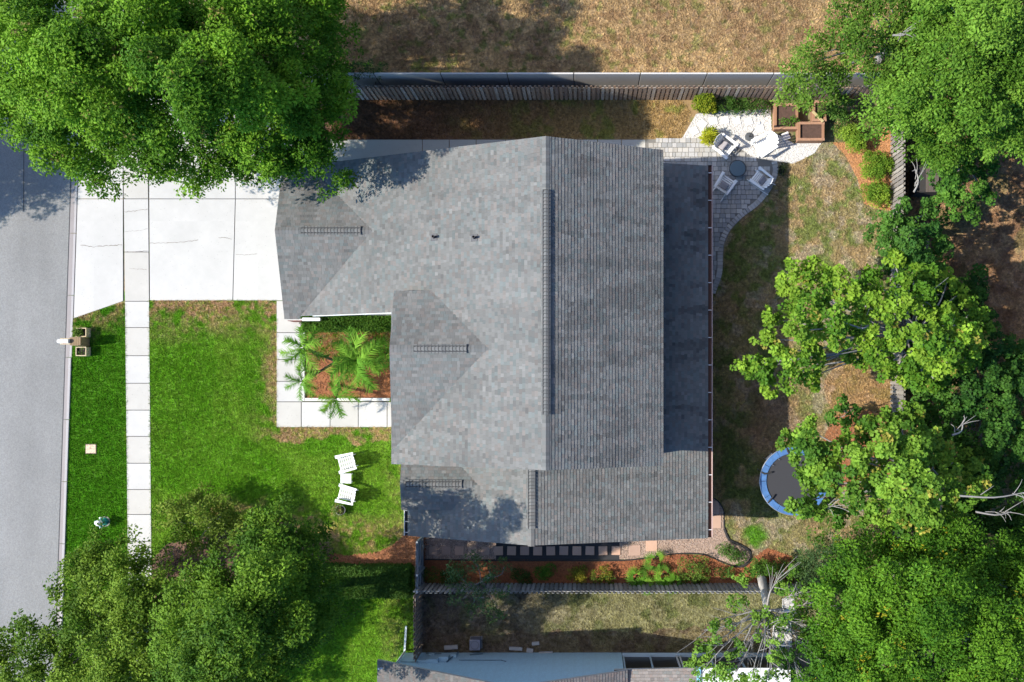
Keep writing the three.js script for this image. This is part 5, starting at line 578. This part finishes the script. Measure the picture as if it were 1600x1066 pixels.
// mailbox stand, meter cover, hydrant
{
  const pale = std([1, 1, 1], 0.85, { map: woodMap([0.50, 0.40, 0.25], 97) }), brown = std([1, 1, 1], 0.9, { map: woodMap([0.22, 0.15, 0.08], 98) }), x = (134 - CX) / 32, z = (535 - CY) / 32, t = thing('mailbox', 'white mailbox on a wooden post between two planter boxes at the kerb', 'mailbox', [x, 0, z]), soil = std([0.02, 0.015, 0.012], 1), r = rng(8);
  for (const s of [-1, 1]) { const pb = new THREE.Group(); pb.name = 'planter_box'; pb.position.set(0, 0, s * 0.46); t.add(pb); for (const q of [-1, 1]) { mesh('board', rbox(0.52, 0.46, 0.045, 0.008, 0, 0.23, q * 0.2), pale, pb); mesh('board', rbox(0.045, 0.46, 0.352, 0.008, q * 0.237, 0.23, 0), pale, pb); } mesh('soil', box(0.42, 0.02, 0.34, 0, 0.36, 0), soil, pb); scatter('plants', LEAF.shrub, leafMat, leavesOn(s < 0 ? [[V(-0.12, 0.46, 0.02), 0.17, 0.4], [V(-0.22, 0.45, -0.04), 0.15, 0.8]] : [[V(0.0, 0.42, 0.0), 0.11, 0.6]], { density: s < 0 ? 800 : 420, c0: [0.05, 0.11, 0.015], c1: [0.13, 0.21, 0.035] }, 44 + s, V()), pb); }
  mesh('post', rbox(0.34, 1.02, 0.4, 0.015, 0.04, 0.51, 0), brown, t); for (let k = 0; k < 5; k++) mesh('cap_board', rbox(0.1, 0.03, 0.42 - (k === 0 || k === 4 ? 0.04 : 0), 0.008, -0.16 + k * 0.104, 1.05, 0), brown, t); mesh('arm', rbox(0.62, 0.06, 0.3, 0.01, -0.40, 0.98, 0.0), pale, t);
  const mb = new THREE.Group(); mb.name = 'letter_box'; mb.position.set(-0.46, 1.01, 0.0); t.add(mb); const sh = new THREE.Shape(); sh.moveTo(-0.095, 0); sh.lineTo(0.095, 0); sh.lineTo(0.095, 0.13); sh.absarc(0, 0.13, 0.095, 0, Math.PI, false); mesh('body', new THREE.ExtrudeGeometry(sh, { depth: 0.50, bevelEnabled: true, bevelSize: 0.005, bevelThickness: 0.005, bevelSegments: 1 }).rotateY(Math.PI / 2).translate(-0.25, 0, 0), std([0.72, 0.68, 0.64], 0.4), mb); mesh('door', new THREE.ExtrudeGeometry(sh, { depth: 0.012, bevelEnabled: false }).scale(1.06, 1.03, 1).rotateY(Math.PI / 2).translate(-0.275, 0, 0), std([0.66, 0.62, 0.58], 0.4), mb); mesh('flag', rbox(0.14, 0.05, 0.01, 0.004, 0.05, 0.14, 0.11), std([0.4, 0.04, 0.03], 0.5), mb);
}
{ const tan = std([0.62, 0.46, 0.33], 0.85), t = thing('meter_cover', 'square tan utility cover set in the verge grass', 'utility cover', [(142.5 - CX) / 32, 0, (701.5 - CY) / 32]); mesh('lid', join([rbox(0.24, 0.05, 0.21, 0.012, -0.122, 0.035, -0.107), rbox(0.24, 0.05, 0.21, 0.012, 0.122, 0.035, -0.107), rbox(0.488, 0.05, 0.21, 0.012, 0, 0.035, 0.107)]), tan, t); mesh('frame', join([box(0.54, 0.06, 0.025, 0, 0.02, 0.23), box(0.54, 0.06, 0.025, 0, 0.02, -0.23), box(0.025, 0.06, 0.43, 0.258, 0.02, 0), box(0.025, 0.06, 0.43, -0.258, 0.02, 0)]), std([0.09, 0.07, 0.05], 0.9), t); mesh('key_hole', rbox(0.10, 0.02, 0.035, 0.006, 0, 0.056, 0), std([0.18, 0.13, 0.09], 0.8), t); }
{ const teal = std([0.70, 0.67, 0.65], 0.5), wh = std([0.03, 0.30, 0.27], 0.45), t = thing('fire_hydrant', 'fire hydrant with white cap and teal body on the verge grass', 'hydrant', [(164 - CX) / 32, 0, (815 - CY) / 32]); mesh('barrel', lathe([[0, 0], [0.19, 0], [0.19, 0.05], [0.13, 0.06], [0.125, 0.5], [0.17, 0.51], [0.17, 0.56], [0, 0.56]], 20), wh, t); mesh('bonnet', lathe([[0.165, 0.562], [0.16, 0.62], [0.13, 0.70], [0.07, 0.745], [0.035, 0.75], [0.035, 0.81], [0, 0.81]], 20), teal, t); for (const [a, R, L] of [[0, 0.07, 0.24], [1, 0.09, 0.24], [2, 0.07, 0.24]]) { const ang = [Math.PI / 2, Math.PI, -Math.PI / 2][a]; mesh('outlet', new THREE.CylinderGeometry(R, R, L, 14).rotateZ(Math.PI / 2).translate(L / 2, 0, 0).rotateY(ang).translate(0, 0.42, 0), wh, t); mesh('cap', new THREE.CylinderGeometry(R * 1.12, R * 1.12, 0.05, 8).rotateZ(Math.PI / 2).translate(L, 0, 0).rotateY(ang).translate(0, 0.42, 0), teal, t); } mesh('pad', cyl(0.26, 0.26, 0.03, 0, 0, 0, 20), kerbMat, t); }
// bed edging
{ const pts = [[1106, 777], [1118, 780], [1130, 796], [1132, 826], [1140, 843], [1158, 852], [1172, 862], [1173, 874], [1162, 884], [1148, 885], [1128, 878], [1102, 867], [1060, 865], [985, 875], [870, 876], [770, 876], [664, 874]].map(([x, y]) => V((x - CX) / 32, 0.03, (y - CY) / 32)); const c = new THREE.CatmullRomCurve3(pts); const e = thing('bed_edging', 'black plastic edging curving round the gravel strip and mulch bed', 'edging'); mesh('edging_strip', new THREE.TubeGeometry(c, 220, 0.032, 6), std([0.015, 0.015, 0.016], 0.6), e); mesh('edging_skirt', new THREE.TubeGeometry(new THREE.CatmullRomCurve3(pts.slice(3, 10).map((p) => p.clone().setY(0.008))), 60, 0.075, 5), std([0.02, 0.02, 0.02], 0.9), e); }
// boxes along the blue house
{ const grey = std([0.20, 0.20, 0.24], 0.6), t = thing('air_conditioner', 'grey square air conditioner unit on the ground beside the blue house', 'air conditioner', [(744 - CX) / 32 - 0.0, 0, (1003 - CY) / 32]); mesh('cabinet', rbox(0.52, 0.6, 0.52, 0.03, 0, 0.32, 0), grey, t); for (let k = 0; k < 6; k++) mesh('louvre', rbox(0.44, 0.025, 0.012, 0.004, 0, 0.14 + k * 0.07, -0.262), std([0.10, 0.10, 0.12], 0.6), t); mesh('grille', new THREE.TorusGeometry(0.19, 0.012, 6, 24).rotateX(Math.PI / 2).translate(0, 0.625, 0), std([0.12, 0.12, 0.14], 0.5), t); mesh('base_slab', rbox(0.62, 0.05, 0.6, 0.01, 0, 0.0, 0.02), kerbMat, t);
  const cb = std([1, 1, 1], 0.95, { map: concreteTone([0.42, 0.40, 0.38], 171) }); for (const [px, py, w, d, a, l] of [[705, 1011, 0.66, 0.2, 0.06, 'long pale concrete block left of the grey air conditioner'], [806, 1013, 0.64, 0.16, -0.05, 'long pale concrete block right of the grey air conditioner'], [828, 1016, 0.32, 0.2, -0.1, 'short pale block touching the blue wall'], [837, 1005, 0.36, 0.16, 0.1, 'small pale wedge shaped block out in the yard'], [853, 1019, 0.66, 0.08, 0.04, 'thin pale plank at the foot of the blue wall']]) { const m = mesh('concrete_block', join([rbox(w, 0.14, d, 0.015, 0, 0.07, 0), ...[-0.3, 0, 0.3].map((k) => rbox(w * 0.2, 0.05, d * 0.5, 0.008, k * w, 0.135, 0))]), cb); m.position.set((px - CX) / 32, 0, (py - CY) / 32); m.rotation.y = a; tag(m, l, 'block'); } }
{ const cb = std([1, 1, 1], 0.95, { map: concreteTone([0.5, 0.48, 0.45], 181) }), s = thing('concrete_pad', 'pale concrete pad under the bare white branches', 'concrete pad', [(1222 - CX) / 32, 0, (975 - CY) / 32]); s.userData.kind = 'structure'; for (const [x, z, w, d] of [[0, 0, 0.9, 0.7], [0.0, 0.75, 0.95, 0.75], [0.3, -0.9, 0.6, 0.7]]) mesh('slab', rbox(w, 0.08, d, 0.015, x, 0.03, z), cb, s); }
scene.traverse((o) => { if (o.isMesh) { o.castShadow = true; o.receiveShadow = true; } });
sky.castShadow = false;
renderer.render(scene, camera);
